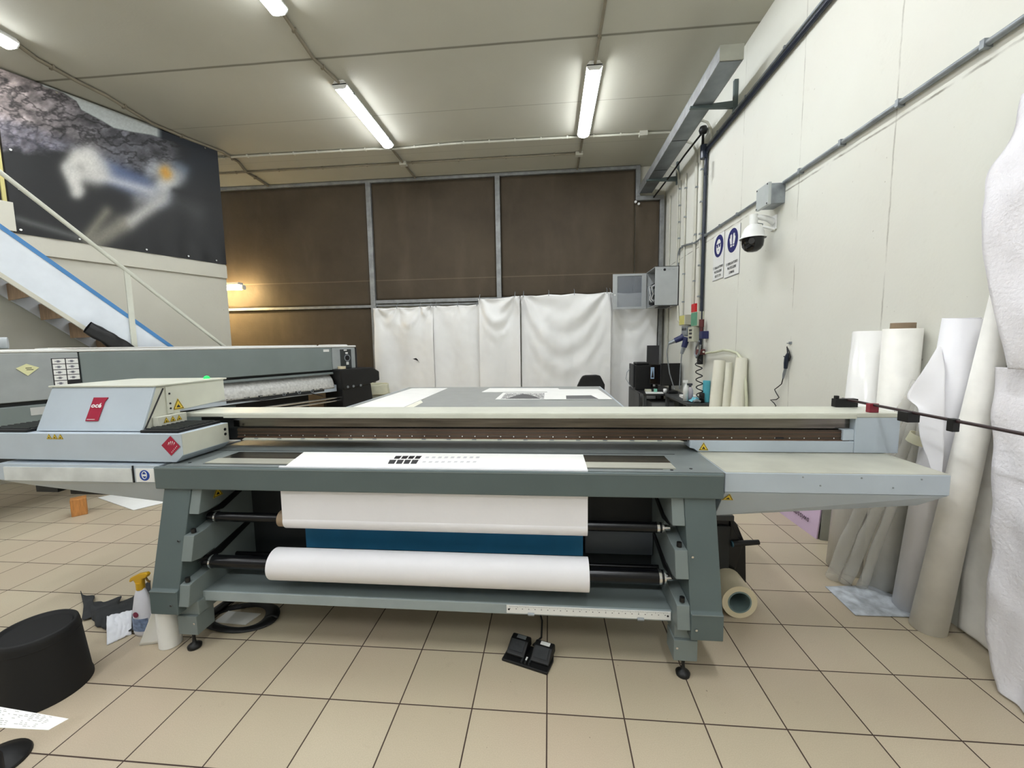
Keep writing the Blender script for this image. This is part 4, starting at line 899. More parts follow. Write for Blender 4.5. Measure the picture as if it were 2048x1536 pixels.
# safety signs
def sign(label, y0, y1, z0, z1, lines, kind):
    yc = (y0+y1)/2; r = thing('safety_sign', label, 'sign', (XW, yc, z0)); h = z1-z0
    MB().box(XW-.004, XW, y1, y0, z0, z1).build('panel', white, r)
    MB().box(XW-.006, XW-.0035, y1-.003, y1+.004, z0, z1).box(XW-.006, XW-.0035, y1, y0, z0-.004, z0+.003).build('panel_edge', mat('sign_edge', (110, 112, 116)), r)
    zc = z1-.225*h-.02; R_ = .145
    MB().cyl((XW-.0045, yc, zc), (XW-.006, yc, zc), R_, n=48).build('blue_disc', navy, r)
    p = lambda pts, k=.0075: [(XW-k, yc-a*R_, zc+b*R_) for a, b in pts]
    if kind == 'eye':
        MB().add(p([(.52*math.cos(t), -.02+(.72 if math.sin(t) < 0 else .62)*math.sin(t)) for t in [2*PI*i/28 for i in range(28)]]), [tuple(range(28))]).build('head_mark', white, r)
        mm = MB().add(p([(-.55, .20), (.55, .20), (.55, .13), (-.55, .13)], .0085), [(0, 1, 2, 3)])
        mm.add(p([(-.42, .13), (-.08, .13), (-.12, -.12), (-.36, -.12)], .0085), [(0, 1, 2, 3)]); mm.add(p([(.42, .13), (.08, .13), (.12, -.12), (.36, -.12)], .0085), [(0, 1, 2, 3)])
        mm.add(p([(-.2, -.33), (.2, -.33), (.14, -.38), (-.14, -.38)], .0085), [(0, 1, 2, 3)]); mm.build('goggles_mark', navy, r)
    else:
        for sx in (-1, 1):
            g_ = [(.06, -.5), (.10, .02), (.12, .45), (.20, .58), (.27, .52), (.28, .30), (.34, .56), (.43, .5), (.44, .22), (.52, .30), (.56, .18), (.48, -.1), (.38, -.3), (.36, -.52)]
            MB().add(p([(sx*a-.03*0, b) for a, b in g_]), [tuple(range(len(g_)))]).build('glove_mark', white, r)
        MB().add(p([(-.55, -.26), (.5, -.36), (.5, -.42), (-.55, -.32)], .0085), [(0, 1, 2, 3)]).build('cuff_line', navy, r)
    for i, t in enumerate(lines):
        text('lettering', t, ink, r, (XW-.0065, yc, z0+h*(.25-.095*i)), (0, -1, 0), (0, 0, 1), .030, squeeze=.92, bold=.018)
sign('white sign with a blue goggles disc, the left of the two safety signs', 6.02, 5.67, 2.44, 3.03, ("E' OBBLIGATORIO", 'PROTEGGERE', 'GLI OCCHI'), 'eye')
sign('white sign with a blue gloves disc, the right of the two safety signs', 5.63, 5.22, 2.42, 3.0, ("E' OBBLIGATORIO", 'PROTEGGERE', 'LE MANI'), 'hand')

# air line and steel pipe
pipe('air_pipe', [(2.235, -3, 4.30), (2.235, 6.25, 4.30), (2.235, 6.31, 4.26), (2.235, 6.32, 4.1), (2.235, 6.32, 1.40)], .024, darkblue, 'dark blue compressed-air pipe running along the right wall and down to the desk corner', 'pipe')
pipe('conduit', [(2.235, -3, 4.355), (2.235, 6.30, 4.355)], .014, galv, 'thin steel conduit just above the dark blue air pipe', 'conduit', 'conduits on the right wall', 12, 1)
kb = thing('air_valve', 'black valve knot where the dark blue pipe turns down', 'valve', (2.2, 6.35, 4.2))
MB().lathe((2.20, 6.36, 4.60), [(.001, -.06), (.045, -.045), (.06, 0), (.045, .045), (.001, .06)], 16).cyl((2.20, 6.36, 4.35), (2.2, 6.36, 4.56), .018).build('knob', black, kb)
MB().cyl((2.21, 6.33, 4.2), (2.21, 6.33, 4.38), .05).build('body', darkblue, kb)
MB().tube([(2.18, 6.15, 4.12), (2.165, 6.13, 4.0), (2.18, 6.15, 3.9)], .022, 8).build('handle', darkblue, kb)
def atx(px, py, x): return at(px, py, x=x)
pipe('black_cable', [(2.20, 6.36, 4.58), (2.12, 6.9, 4.50), (2.08, 7.55, 4.44), (2.02, 8.38, 4.38)], .014, black, 'black cable slung from the blue pipe valve back over the wall brackets', 'cable')
for y in (5.45, 7.68):
    r = thing('wall_bracket', 'steel cantilever bracket under the %s end of the long metal duct' % ('near' if y < 6 else 'far'), 'bracket', (2.0, y, 4.36), 'duct brackets')
    MB().box(2.225, XW, y-.025, y+.025, 4.34, 4.72).build('upright', dk, r, bev=.003)
    MB().prism([(2.225, y-.022, 4.40), (1.72, y-.022, 4.425), (1.72, y-.022, 4.448), (2.225, y-.022, 4.48)], (0, .044, 0)).build('arm', dk, r, bev=.003)
ch = thing('metal_duct', 'long galvanised metal duct carried on brackets high on the right wall', 'duct', (1.86, 6.5, 4.45))
MB().box(1.755, 1.97, 4.66, 8.35, 4.452, 4.458).build('bottom_plate', mat('duct_grey', (128, 134, 138), .35, .6, mottle=.2, scale=3), ch)
MB().box(1.745, 1.757, 4.64, 8.36, 4.450, 4.585).box(1.968, 1.98, 4.64, 8.36, 4.450, 4.585).build('side_flange', steelfr, ch, bev=.002)
MB().box(1.745, 1.98, 4.635, 4.65, 4.45, 4.60).build('end_plate', mat('duct_end', (146, 146, 134), .5), ch, bev=.002)
MB().box(1.745, 1.98, 4.64, 8.36, 4.585, 4.592).build('top_plate', galv, ch)
for y in (6.3, 7.3): MB().box(1.757, 1.968, y, y+.012, 4.449, 4.452).build('joint', ink, ch)
for y, l in ((6.15, 'nearest'), (6.75, 'middle'), (7.6, 'furthest')):
    z2 = 3.2
    arc = [(1.975, y, 4.52), (2.02, y, 4.58), (2.10, y, 4.63), (2.18, y, 4.60), (2.235, y, 4.50), (2.245, y, 4.35), (2.245, y, {'nearest': 4.4, 'middle': 2.20, 'furthest': 2.95}[l]-.05)]
    pipe('conduit', arc, .017, conduit, '%s of the ivory conduits arching out of the metal duct down the right wall' % l, 'conduit', 'conduits on the right wall')
for px_, zb, l in ((1357, 2.98, 'ivory vertical conduit ending at the wall cabinet'), (1368, 2.05, 'ivory vertical conduit ending at the yellow-labelled switch box'), (1399, 2.06, 'ivory vertical conduit ending at the green-labelled switch box'), (1406, 1.7, 'ivory vertical conduit right beside the dark blue pipe')):
    y = atx(px_, 520, 2.25).y
    pipe('conduit', [(2.25, y, 4.35), (2.25, y, zb)], .014, conduit, l, 'conduit', 'conduits on the right wall', 5, 2, cm=galv)
y = atx(1389, 520, 2.25).y
pipe('conduit', [(2.25, y, 4.30), (2.25, y, 2.2)], .013, conduit, 'ivory vertical conduit ending at the red emergency box', 'conduit', 'conduits on the right wall', 3, 2, cm=galv)
pipe('conduit', [(2.25, 7.50, 2.24), (2.25, 7.45, 1.98), (2.25, 7.35, 1.94), (2.25, 7.1, 1.94)], .016, conduit, 'ivory conduit bending from under the wall cabinet to the switch boxes', 'conduit', 'conduits on the right wall')
pipe('conduit', [(2.25, 8.1, 4.3), (2.25, 8.1, 1.0)], .016, conduit, 'ivory vertical conduit in the back right corner behind the wall cabinet', 'conduit', 'conduits on the right wall')

# wall cabinet with its glass door open
r = thing('network_cabinet', 'grey wall-mounted network cabinet with its glass door swung open over the curtains', 'cabinet', (2.07, 7.85, 2.24))
X0, Y0, Y1, Z0, Z1 = 1.86, 7.52, 8.16, 2.25, 2.93
cm_ = mat('cabinet_grey', (176, 180, 180), .45, mottle=.03)
MB().box(X0, XW, Y0, Y0+.012, Z0, Z1).box(X0, XW, Y1-.012, Y1, Z0, Z1).box(X0, XW, Y0, Y1, Z0, Z0+.012).box(X0, XW, Y0, Y1, Z1-.012, Z1).box(2.25, XW, Y0, Y1, Z0, Z1).build('housing', cm_, r, bev=.002)
MB().box(X0+.04, 2.05, Y0+.05, Y1-.05, 2.32, 2.40).box(X0+.05, 2.05, Y0+.05, Y1-.05, 2.48, 2.54).box(X0+.04, 2.05, Y0+.05, Y1-.05, 2.62, 2.67).build('equipment', black, r)
for k in range(5):
    pipe('patch_cable', [(X0+.05, Y0+.1+k*.1, 2.65), (X0-.01, Y0+.12+k*.09, 2.58+.02*k), (X0+.02, Y0+.1+k*.1, 2.48), (X0+.0, Y0+.2+k*.06, 2.40), (X0+.05, Y0+.15+k*.08, 2.34)], .007, white if k % 2 else galv, None, parent=r)
MB().cyl((2.02, Y0-.003, 2.87), (2.02, Y0, 2.87), .022, n=16).build('lock', ink, r)
for x in (1.90, 1.96, 2.10, 2.17): MB().box(x-.02, x+.02, Y0-.002, Y0, 2.868, 2.873).build('slot', galv, r)
MB().box(1.95, 2.15, Y0+.1, Y0+.35, 2.235, 2.25).build('cable_opening', ink, r)
dr = thing('door', None, None, (0, 0, 0)); dr.parent = r; dr.location = (-.21, .27, .01)
dx0, dx1, dy = 1.22, 1.845, 8.10
MB().box(dx0, dx0+.085, dy, dy+.02, Z0, Z1-.02).box(dx1-.085, dx1, dy, dy+.02, Z0, Z1-.02).box(dx0+.085, dx1-.085, dy, dy+.02, Z1-.06, Z1-.02).box(dx0+.085, dx1-.085, dy, dy+.02, Z0, Z0+.04).build('door_frame', cm_, dr, bev=.002)
MB().box(dx0+.085, dx1-.085, dy+.008, dy+.012, Z0+.04, Z1-.06).build('glass_pane', mat('grey_glass', (150, 158, 168), .03, .0, mottle=0, alpha=.4), dr)
MB().cyl((dx0+.04, dy-.006, 2.52), (dx0+.04, dy, 2.52), .014, n=12).build('door_lock', white, dr)
for c_ in list(dr.children): pass

# switch and socket boxes
def ebox(name, label, x0, y0, y1, z0, z1, extra=None, cat='switch box', m=boxg):
    o = solo(MB().box(x0, XW, y0, y1, z0, z1), name, m, label, cat, bev=.008)
    if extra:
        for nm, mm, b_ in extra: MB().box(*b_).build(nm, mm, o)
    return o
ebox('switch_box', 'beige switch box with a yellow label, the left of the boxes on the right wall', 2.12, 6.70, 6.98, 1.875, 2.035, [('yellow_label', mat('dull_yellow', (206, 200, 110)), (2.117, 2.12, 6.72, 6.96, 1.885, 2.025))])
ebox('switch_box', 'beige switch box with a green label under the red box', 2.175, 6.30, 6.58, 1.84, 2.055, [('green_label', greenp, (2.172, 2.175, 6.31, 6.57, 1.85, 2.045))])
ebox('socket_box', 'beige socket box below the green-labelled switch box', 2.14, 6.36, 6.60, 1.61, 1.835, [('socket', ink, (2.137, 2.14, 6.42, 6.54, 1.77+.0, 1.80)), ('socket', ink, (2.137, 2.14, 6.42, 6.54, 1.72, 1.75)), ('socket', ink, (2.137, 2.14, 6.42, 6.54, 1.66, 1.69))])
ebox('socket_box', 'grey panel of plug sockets above the navy plugs', 2.16, 6.72, 6.98, 1.70, 1.86, [('socket', ink, (2.155, 2.16, 6.74+.08*i, 6.78+.08*i, 1.79, 1.83)) for i in range(3)], m=galv)
ebox('emergency_box', 'small red emergency box on the right wall above the switch boxes', 2.205, 6.52, 6.68, 2.06, 2.19, cat='emergency box', m=redp)
def plug(label, p, q, w_):
    r = thing('industrial_plug', label, 'plug', q, 'navy plugs in the sockets'); p, q = Vector(p), Vector(q); d = (q-p).normalized()
    MB().cyl(p, p.lerp(q, .6), .05, .042, n=16).cyl(p-d*.0, p+d*.03, .058, n=16).build('plug_body', navyp, r)
    MB().cyl(p.lerp(q, .6), q, .034, .024, n=12).build('grip', galv, r)
    pipe('lead', [q]+[Vector(t) for t in w_], .009, galv, None, parent=r)
plug('navy plug pointing left out of the socket panel', (2.14, 6.78, 1.69), (1.93, 6.85, 1.59), [(1.90, 6.86, 1.45), (1.96, 6.88, 1.1), (2.03, 6.85, .85)])
plug('navy plug hanging down below the socket panel', (2.17, 6.72, 1.68), (2.10, 6.74, 1.42), [(2.09, 6.75, 1.2), (2.09, 6.78, .85)])
solo(MB().box(2.17, XW, 6.10, 6.20, 1.65, 1.76), 'plug_socket', navyp, 'small navy socket at the right of the socket box', 'socket', bev=.01)
solo(MB().cyl((2.2, 6.2, 1.82), (2.2, 6.2, 1.93), .035, n=14).cyl((2.2, 6.2, 1.76), (2.2, 6.2, 1.82), .02, n=12), 'pressure_gauge', mat('dark_red_part', (90, 34, 34)), 'dark red fitting on the blue pipe above the small navy socket', 'fitting')
r = thing('air_regulator', 'black and red compressed-air regulator hanging at the end of the blue pipe', 'regulator', (2.2, 6.22, 1.28))
MB().cyl((2.2, 6.22, 1.28), (2.2, 6.22, 1.42), .042, n=16).cyl((2.2, 6.22, 1.50), (2.2, 6.22, 1.56), .026, n=12).build('bowl', black, r)
MB().box(2.14, 2.25, 6.16, 6.28, 1.42, 1.50).build('body', mat('dark_red_part'[0:], (90, 34, 34)), r, bev=.008)
MB().cyl((2.19, 6.16, 1.46), (2.19, 6.06, 1.465), .014).build('outlet', chrome, r)
hp_ = [atx(x, y, 2.215) for x, y in ((1412, 706), (1430, 704), (1448, 700), (1462, 702), (1474, 706), (1481, 716), (1487, 735), (1491, 765), (1493, 800), (1492, 850))]
pipe('air_hose', hp_, .016, mat('pale_green_hose', (206, 208, 182), .4), 'pale green air hose arching over the leaning white rolls', 'hose')
cp = [Vector((2.19, 6.18, 1.42)), Vector((2.19, 6.22, 1.36))]
for i in range(90):
    t = i/89; a = t*2*PI*5.2; c_ = atx(1397+3*t, 722+80*t, 2.10)
    cp.append(c_+Vector((.045*math.cos(a)*.9, .05*math.sin(a), 0)))
pipe('coiled_hose', cp, .0075, black, 'black coiled hose dropping from the air regulator to the side table', 'hose')
pipe('grey_cable', [atx(x, y, 2.14) for x, y in ((1398, 682), (1392, 695), (1390, 708), (1393, 715), (1398, 706), (1401, 690))], .014, galv, 'loop of grey cable below the beige socket box', 'cable')

# blow gun hung on the wall with its coiled lead
r = thing('air_gun', 'dark blue air blow gun hanging on the bare right wall with a wavy black hose', 'air gun', (2.235, 4.10, 1.36))
gp = [atx(x, y, 2.245) for x, y in ((1577, 696), (1575, 712), (1573, 737))]
MB().tube([atx(x, y, 2.24) for x, y in ((1576, 706), (1574, 714), (1572, 726), (1571, 737))], [.010, .022, .020, .016], 12).build('grip', darkblue, r)
MB().tube([atx(x, y, 2.25) for x, y in ((1574, 695), (1578, 703), (1581, 714), (1578, 722))], .006, 8).build('lever', black, r)
MB().tube([atx(x, y, 2.245) for x, y in ((1574, 693), (1575, 706))], .005, 8).tube([atx(x, y, 2.235) for x, y in ((1568, 713), (1573, 714))], .006, 8).tube([atx(x, y, 2.235) for x, y in ((1569, 721), (1573, 721))], .006, 8).build('nozzle', black, r)
MB().tube([atx(x, y, 2.245) for x, y in ((1571, 737), (1568, 748), (1566, 757))], [.012, .014, .008], 10).build('hose_clamp', galv, r)
wp = [atx(x, y, 2.24) for x, y in ((1566, 757), (1563, 768), (1557, 773), (1549, 779), (1553, 787), (1558, 795), (1553, 799), (1541, 800), (1548, 806), (1552, 812), (1547, 816), (1535, 814), (1530, 822), (1540, 835))]
pts = []
for a, c_ in zip(wp, wp[1:]): pts += [a.lerp(c_, .0), a.lerp(c_, .5)]
MB().tube(pts, .0045, 8).build('hose', black, r)
solo(MB().cyl((2.262, 4.10, 1.585), (2.235, 4.10, 1.585), .004, n=8).box(2.262, XW, 4.08, 4.12, 1.575, 1.60), 'wall_hook', galv, 'small hook that holds the air blow gun on the right wall', 'hook')

# ================================================================ corner with desks
r = thing('desk', 'black desk with computer gear in the far right corner', 'desk', (1.9, 7.6, 0))
MB().box(1.57, 2.25, 6.98, 8.25, .72, .75).build('desktop', mat('black_laminate', (36, 36, 38), .4), r, bev=.003)
for x, y in ((1.60, 7.02), (2.2, 7.02), (1.60, 8.2), (2.2, 8.2)): MB().box(x-.025, x+.025, y-.025, y+.025, 0, .72).build('leg', desk, r)
MB().box(1.565, 1.585, 7.3, 8.22, .05, .72).build('side_panel', desk, r)
dp = MB().box(1.72, 2.1, 7.05, 7.5, .05, .60).build('pedestal', mat('pedestal_grey', (96, 98, 98)), r, bev=.003)
for k in range(3): MB().box(1.73, 2.09, 7.035, 7.05, .08+k*.175, .235+k*.175).build('drawer', mat('drawer_grey', (120, 122, 122)), dp, bev=.002)
r = thing('side_table', 'small charcoal side table in front of the black desk', 'table', (2.08, 6.3, 0))
MB().box(1.90, 2.25, 5.80, 6.90, .725, .76).build('tabletop', desk, r, bev=.003)
for x, y in ((1.93, 5.83), (2.22, 5.83), (1.93, 6.87), (2.22, 6.87)): MB().box(x-.025, x+.025, y-.025, y+.025, 0, .725).build('leg', desk, r)
MB().box(1.93, 2.22, 5.85, 6.87, .35, .37).build('shelf', black, r)
ZT = .752
r = thing('computer_tower', 'black computer tower standing at the left end of the desk', 'computer', (1.66, 7.95, ZT))
MB().box(1.55, 1.83, 7.55, 8.0, ZT, 1.20).build('case', black, r, bev=.01); MB().box(1.52, 1.552, 7.6, 7.98, .80, 1.22).build('front_cover', mat('dark_grille', (40, 42, 44)), r, bev=.01)
MB().box(1.58, 1.80, 7.6, 7.9, 1.202, 1.25).build('top_device', black, r, bev=.015)
pipe('white_cable', [(1.55, 7.9, 1.15), (1.46, 7.88, 1.05), (1.44, 7.85, .93), (1.49, 7.8, .84), (1.54, 7.7, .77)], .006, galv, 'thin cable curling at the left of the computer tower', 'cable')
def monitor(label, c, w_, h, yaw, lift, tilt=0.):
    r = thing('monitor', label, 'monitor', (c[0], c[1], ZT)); M = Matrix.Rotation(yaw, 3, 'Z')@Matrix.Rotation(tilt, 3, 'X'); cc = Vector((c[0], c[1], ZT+lift+h/2))
    X = lambda x, y, z: cc+M@Vector((x, y, z))
    MB(X).box(-w_/2, w_/2, -.012, .018, -h/2, h/2).build('casing', black, r, bev=.004)
    MB(X).box(-w_/2+.015, w_/2-.015, -.0135, -.012, -h/2+.015, h/2-.015).build('screen', screenm, r)
    cc0 = Vector((c[0], c[1]+.03, ZT)); MB().box(cc0.x-.1, cc0.x+.1, cc0.y-.07, cc0.y+.07, ZT, ZT+.012).box(cc0.x-.02, cc0.x+.02, cc0.y, cc0.y+.02, ZT+.012, ZT+lift+h*.5).build('stand', black, r)
    return r
monitor('tall black monitor turned sideways, highest thing on the desk', (1.95, 7.95), .22, .52, -.3, .28, -.12)
m2 = monitor('black monitor with a small lit picture, left-facing beside the tower', (1.88, 7.33), .30, .36, -.9, .12)
mm = MB().box(1.755, 1.815, 7.28, 7.283, .98, 1.18).build('lit_picture', mat('pale_blue_screen', (120, 140, 160), .4, emit=.10), m2)
MB().prism([(1.765, 7.279, 1.0), (1.79, 7.279, 1.14), (1.808, 7.279, 1.0)], (0, -.001, 0)).build('dark_peak', ink, mm)
monitor('widest black monitor at the right end of the desk', (2.06, 7.15), .36, .38, .15, .12)
solo(MB().box(1.98, 2.14, 7.0, 7.05, ZT, .80), 'black_device', black, 'low black device in front of the widest monitor', 'device', bev=.01)
solo(MB().prism([(1.62, 7.0, ZT), (1.90, 6.99, ZT), (1.94, 7.2, ZT), (1.66, 7.25, ZT)], (0, 0, .008)), 'paper_stack', sheetw, 'white papers spread on the near edge of the desk', 'paper')
solo(MB().box(1.66, 1.76, 7.22, 7.3, .761, .80), 'card_box', boxg, 'small cream box lying on the desk papers', 'box', bev=.004)
solo(MB().box(1.79, 1.84, 7.16, 7.20, .762, .815), 'green_box', mat('mint_box', (130, 196, 176)), 'tiny mint-green box on the desk papers', 'box', bev=.003)
solo(MB().lathe((1.955, 7.10, ZT), [(.001, 0), (.028, 0), (.03, .07), (.02, .075)], 16), 'white_cup', white, 'small white cup on the desk left of the low black device', 'cup')
# things on the side table
TT = .762
def bottle(label, x, y, h, rr, m, top, head=True, liquid=None):
    r = thing('spray_bottle' if head else 'pump_bottle', label, 'bottle', (x, y, TT))
    MB().lathe((x, y, TT), [(.001, 0), (rr, .002), (rr*1.02, h*.6), (rr*.6, h*.76), (rr*.38, h*.8)], 20).build('bottle_body', m, r)
    if liquid: MB().lathe((x, y, TT), [(.001, .003), (rr*.93, .003), (rr*.93, h*.42), (.001, h*.42)], 20).build('liquid', liquid, r)
    MB().cyl((x, y, TT+h*.78), (x, y, TT+h*.9), rr*.42, n=12).box(x-rr*1.3, x+rr*.7, y-rr*.35, y+rr*.35, TT+h*.88, TT+h).build('nozzle', top, r, bev=.003)
    return r
bottle('tall white spray bottle at the left edge of the side table', 1.955, 6.05, .30, .034, white, white)
bottle('clear pump bottle with pink liquid beside the white spray bottle', 2.03, 6.10, .25, .042, clearb, mat('grey_pump', (70, 72, 78)), False, mat('pink_liquid', (222, 120, 150), .3))
def crmp(u, v):
    return Vector((1.98+.17*u, 5.88+.16*v, TT+.012+.05*math.sin(PI*u)*math.sin(PI*v)*(1+.8*noise.noise(Vector((u*5, v*5, 3))))))
solo(MB().grid(crmp, 18, 14), 'blue_cloth', mat('cyan_cloth', (120, 196, 212), .7), 'crumpled cyan cloth on the side table below the pink bottle', 'cloth', solid=.002)
solo(MB().lathe((2.125, 5.90, TT), [(.001, 0), (.036, 0), (.036, .12), (.03, .135), (.001, .14)], 20), 'black_jar', black, 'small black jar on the side table beside the cyan cloth', 'jar')
solo(MB().tube([(1.99, 5.84, TT+.02), (2.04, 5.85, TT+.035), (2.09, 5.84, TT+.02)], [.016, .024, .014], 10), 'metal_fitting', galv, 'grey metal fitting at the front edge of the side table', 'fitting')
solo(MB().cyl((2.205, 5.97, TT), (2.21, 5.97, TT+.30), .048, n=28), 'cyan_roll', cyanr, 'cyan paper roll standing on the side table against the wall', 'paper roll')
solo(MB().prism([(2.0, 6.35, TT), (2.2, 6.30, TT), (2.23, 6.5, TT), (2.02, 6.55, TT)], (0, 0, .035)), 'booklets', sheetw, 'white booklets lying at the back of the side table', 'booklet')
# leaning rolls near the corner
def lr_(label, pa, pb, ra, rb, m): 
    return solo(MB().cyl(pa, pb, ra, rb, n=28), 'leaning_roll', m, label, 'roll', 'rolls leaning near the corner', bev=.003)
lr_('white roll leaning against the right wall beside the cyan roll', (2.06, 5.35, 0), (2.17, 5.45, 1.37), .085, .07, creamroll)
lr_('cream folded roll leaning right behind the first white one near the corner', (2.16, 5.22, 0), (2.215, 5.28, 1.35), .07, .035, creamroll)
lr_('broad cream roll leaning furthest right under the arched air hose', (2.12, 4.85, 0), (2.20, 4.92, 1.42), .11, .06, creamroll)
solo(MB().box(2.205, 2.245, 5.035, 5.07, 0, 1.42), 'yellow_profile', mat('yellow_profile', (206, 200, 100), .5), 'upright yellow profile between the leaning rolls near the corner', 'profile', bev=.003)
# chair
r = thing('office_chair', 'black office chair whose back shows above the far end of the printer bed', 'chair', (.72, 7.0, 0))
def cb(u, v):
    x = (u-.5)*2; wv_ = .19+.055*math.sin(PI*min(1, v*1.25+.05)); return Vector((.71+x*wv_, 7.12-.05*x*x*-1, .55+.50*v-.03*abs(x)**3*(v > .8)))
MB().prism([(.48, 7.08, .60), (.94, 7.08, .60), (.95, 7.1, .90), (.90, 7.1, 1.0), (.87, 7.1, 1.055), (.80, 7.1, 1.07), (.62, 7.1, 1.065), (.57, 7.1, 1.05), (.53, 7.1, .99), (.48, 7.1, .88)], (0, .06, 0)).build('backrest', black, r, bev=.015)
MB().box(.47, .95, 7.14, 7.6, .44, .52).build('seat', black, r, bev=.03)
MB().cyl((.71, 7.36, .1), (.71, 7.36, .44), .03).build('gas_stem', blackm, r)
for k in range(5):
    a = 2*PI*k/5; q = Vector((.71+.27*math.cos(a), 7.36+.27*math.sin(a), .06)); MB().tube([(.71, 7.36, .11), q], .018, 8).build('base_arm', black, r)
    MB().cyl(q-Vector((.012, 0, .03)), q+Vector((.012, 0, -.03)), .03, n=14).build('castor', black, r)
MB().tube([(.71, 7.3, .47), (.71, 7.13, .5), (.71, 7.13, .7)], .02, 8).build('back_bar', black, r)

# ================================================================ foreground floor
r = thing('foot_switch', 'black twin foot pedal on the tiles in front of the printer', 'foot pedal', (-.12, 1.97, 0))
ang = -.32; M2 = lambda x, y, z: (-.112+x*math.cos(ang)-y*math.sin(ang), 1.965+x*math.sin(ang)+y*math.cos(ang), z)
MB(M2).prism([(-.125, -.070, 0), (.122, -.070, 0), (.125, .02, 0), (.11, .07, 0), (-.11, .07, 0), (-.125, .02, 0)], (0, 0, .014)).build('base', black, r, bev=.004)
for sx in (-1, 1):
    prs = [(sx*.066-.050, y, z) for y, z in ((-.035, .014), (-.036, .026), (.03, .062), (.062, .068), (.08, .055), (.082, .014))]
    o = MB(M2).prism(prs, (.100, 0, 0)).build('pedal', black, r, bev=.014)
    MB(M2).prism([(sx*.066-.036, -.022, .0345), (sx*.066+.036, -.022, .0345), (sx*.066+.036, .026, .0605), (sx*.066-.036, .026, .0605)], (0, 0, .003)).build('tread_pad', rubber, o)
    MB(M2).prism([(sx*.066-.018, .036, .0665), (sx*.066+.032, .036, .0665), (sx*.066+.032, .056, .0695), (sx*.066-.018, .056, .0695)], (0, 0, .002)).build('label', galv if sx < 0 else white, o)
for k in (-.02, 0., .02): MB(M2).box(k-.004, k+.004, -.06, -.02, .014, .024).build('rib', voidm, r)
MB(M2).box(-.004, .004, -.045, -.025, .024, .027).build('white_mark', white, r)
pipe('cable', [M2(0, .06, .03), M2(.01, .16, .006), (-.05, 2.25, .006), (-.1, 2.5, .006)], .005, black, None, parent=r)

bc = Vector((-2.425, 1.605, 0))
r = thing('waste_basket', 'black round waste basket standing upside down at the left edge of the floor', 'basket', bc)
MB().lathe(bc, [(.170, 0), (.170, .012), (.165, .03), (.144, .295), (.140, .314), (.133, .320), (.127, .316), (.124, .302), (.001, .302)], 56).build('basket_body', mat('satin_black', (8, 8, 9), .7, mottle=.05), r)
MB().cyl(bc+Vector((0, 0, .300)), bc+Vector((0, 0, .306)), .118, n=48).build('bottom_disc', mat('matt_black', (10, 10, 11), .85, mottle=.1), r)
MB().lathe(bc+Vector((0, 0, .268)), [(.1465, 0), (.1485, .004), (.1465, .008)], 48).build('rim_bead', mat('satin_black', (20, 20, 21)), r)

# spray bottle, cloth, tissue roll, rag
r = thing('spray_bottle', 'white spray bottle with a yellow trigger head beside the left printer leg', 'bottle', (-2.34, 2.0, 0))
sx_, sy_ = -2.315, 2.0
el = Matrix.Diagonal((1.0, .62, 1.0))
MB().lathe((sx_, sy_, 0), [(.001, .0), (.055, .002), (.060, .02), (.057, .14), (.040, .225), (.027, .262), (.020, .275), (.018, .29)], 28, tilt=el).build('bottle_body', mat('milky_plastic', (224, 224, 232), .4, mottle=.05), r)
MB().cyl((sx_, sy_, .268), (sx_, sy_, .308), .021, n=20).build('collar', mat('trigger_yellow', (206, 160, 30), .4), r)
MB().prism([(sx_-.058, sy_-.012, 0.315), (sx_-.048, sy_-.012, 0.335), (sx_+.0, sy_-.012, 0.359), (sx_+.05, sy_-.012, 0.369), (sx_+.062, sy_-.012, 0.359), (sx_+.052, sy_-.012, 0.342), (sx_+.024, sy_-.012, 0.331), (sx_+.02, sy_-.012, 0.302), (sx_-.02, sy_-.012, 0.302), (sx_-.03, sy_-.012, 0.322), (sx_-.052, sy_-.012, 0.309)], (0, .024, 0)).build('trigger_head', mat('trigger_yellow', (206, 160, 30)), r, bev=.005)
MB().tube([(sx_+.038, sy_, .339), (sx_+.045, sy_, .322), (sx_+.06, sy_, .309)], .005, 8).build('trigger', mat('trigger_dark', (110, 80, 20)), r)
def lab(u, v):
    a = -PI/2+(u-.5)*1.9; return Vector((sx_+.0612*math.cos(a), sy_+.0612*.62*math.sin(a)-.0008, .035+.075*v))
MB().grid(lab, 16, 4).build('blue_label', mat('label_blue_grey', (120, 138, 170), .5, mottle=.3, scale=60), r)
MB().cyl((sx_-.006, sy_-.0375, .135), (sx_-.006, sy_-.0395, .135), .016, n=20).build('red_badge', mat('badge_plum', (128, 40, 70)), r)
def rag(u, v):
    P = [at(x, y, z=.0) for x, y in ((162, 1188), (200, 1210), (262, 1200), (302, 1172))]; Q = [at(x, y, z=.0) for x, y in ((172, 1232), (196, 1258), (232, 1268), (305, 1262))]
    def pl_(L, t): t *= 3; i = min(int(t), 2); return L[i].lerp(L[i+1], t-i)
    p = pl_(P, u).lerp(pl_(Q, u), v); nz = noise.noise(Vector((p.x*7, p.y*7, 2)))
    jag = .05*noise.noise(Vector((u*9, 5 if v < .5 else 9, 1)))*(1-2*min(v, 1-v))
    return Vector((p.x, p.y+jag, .012+.03*max(0, nz)+.035*math.sin(PI*u)*math.sin(PI*v)+.03*max(0, u-.72)/.28))
solo(MB().grid(rag, 46, 20), 'rubber_mat_scrap', rubber, 'torn dark grey rubber cloth on the floor behind the spray bottle', 'cloth', solid=.004)
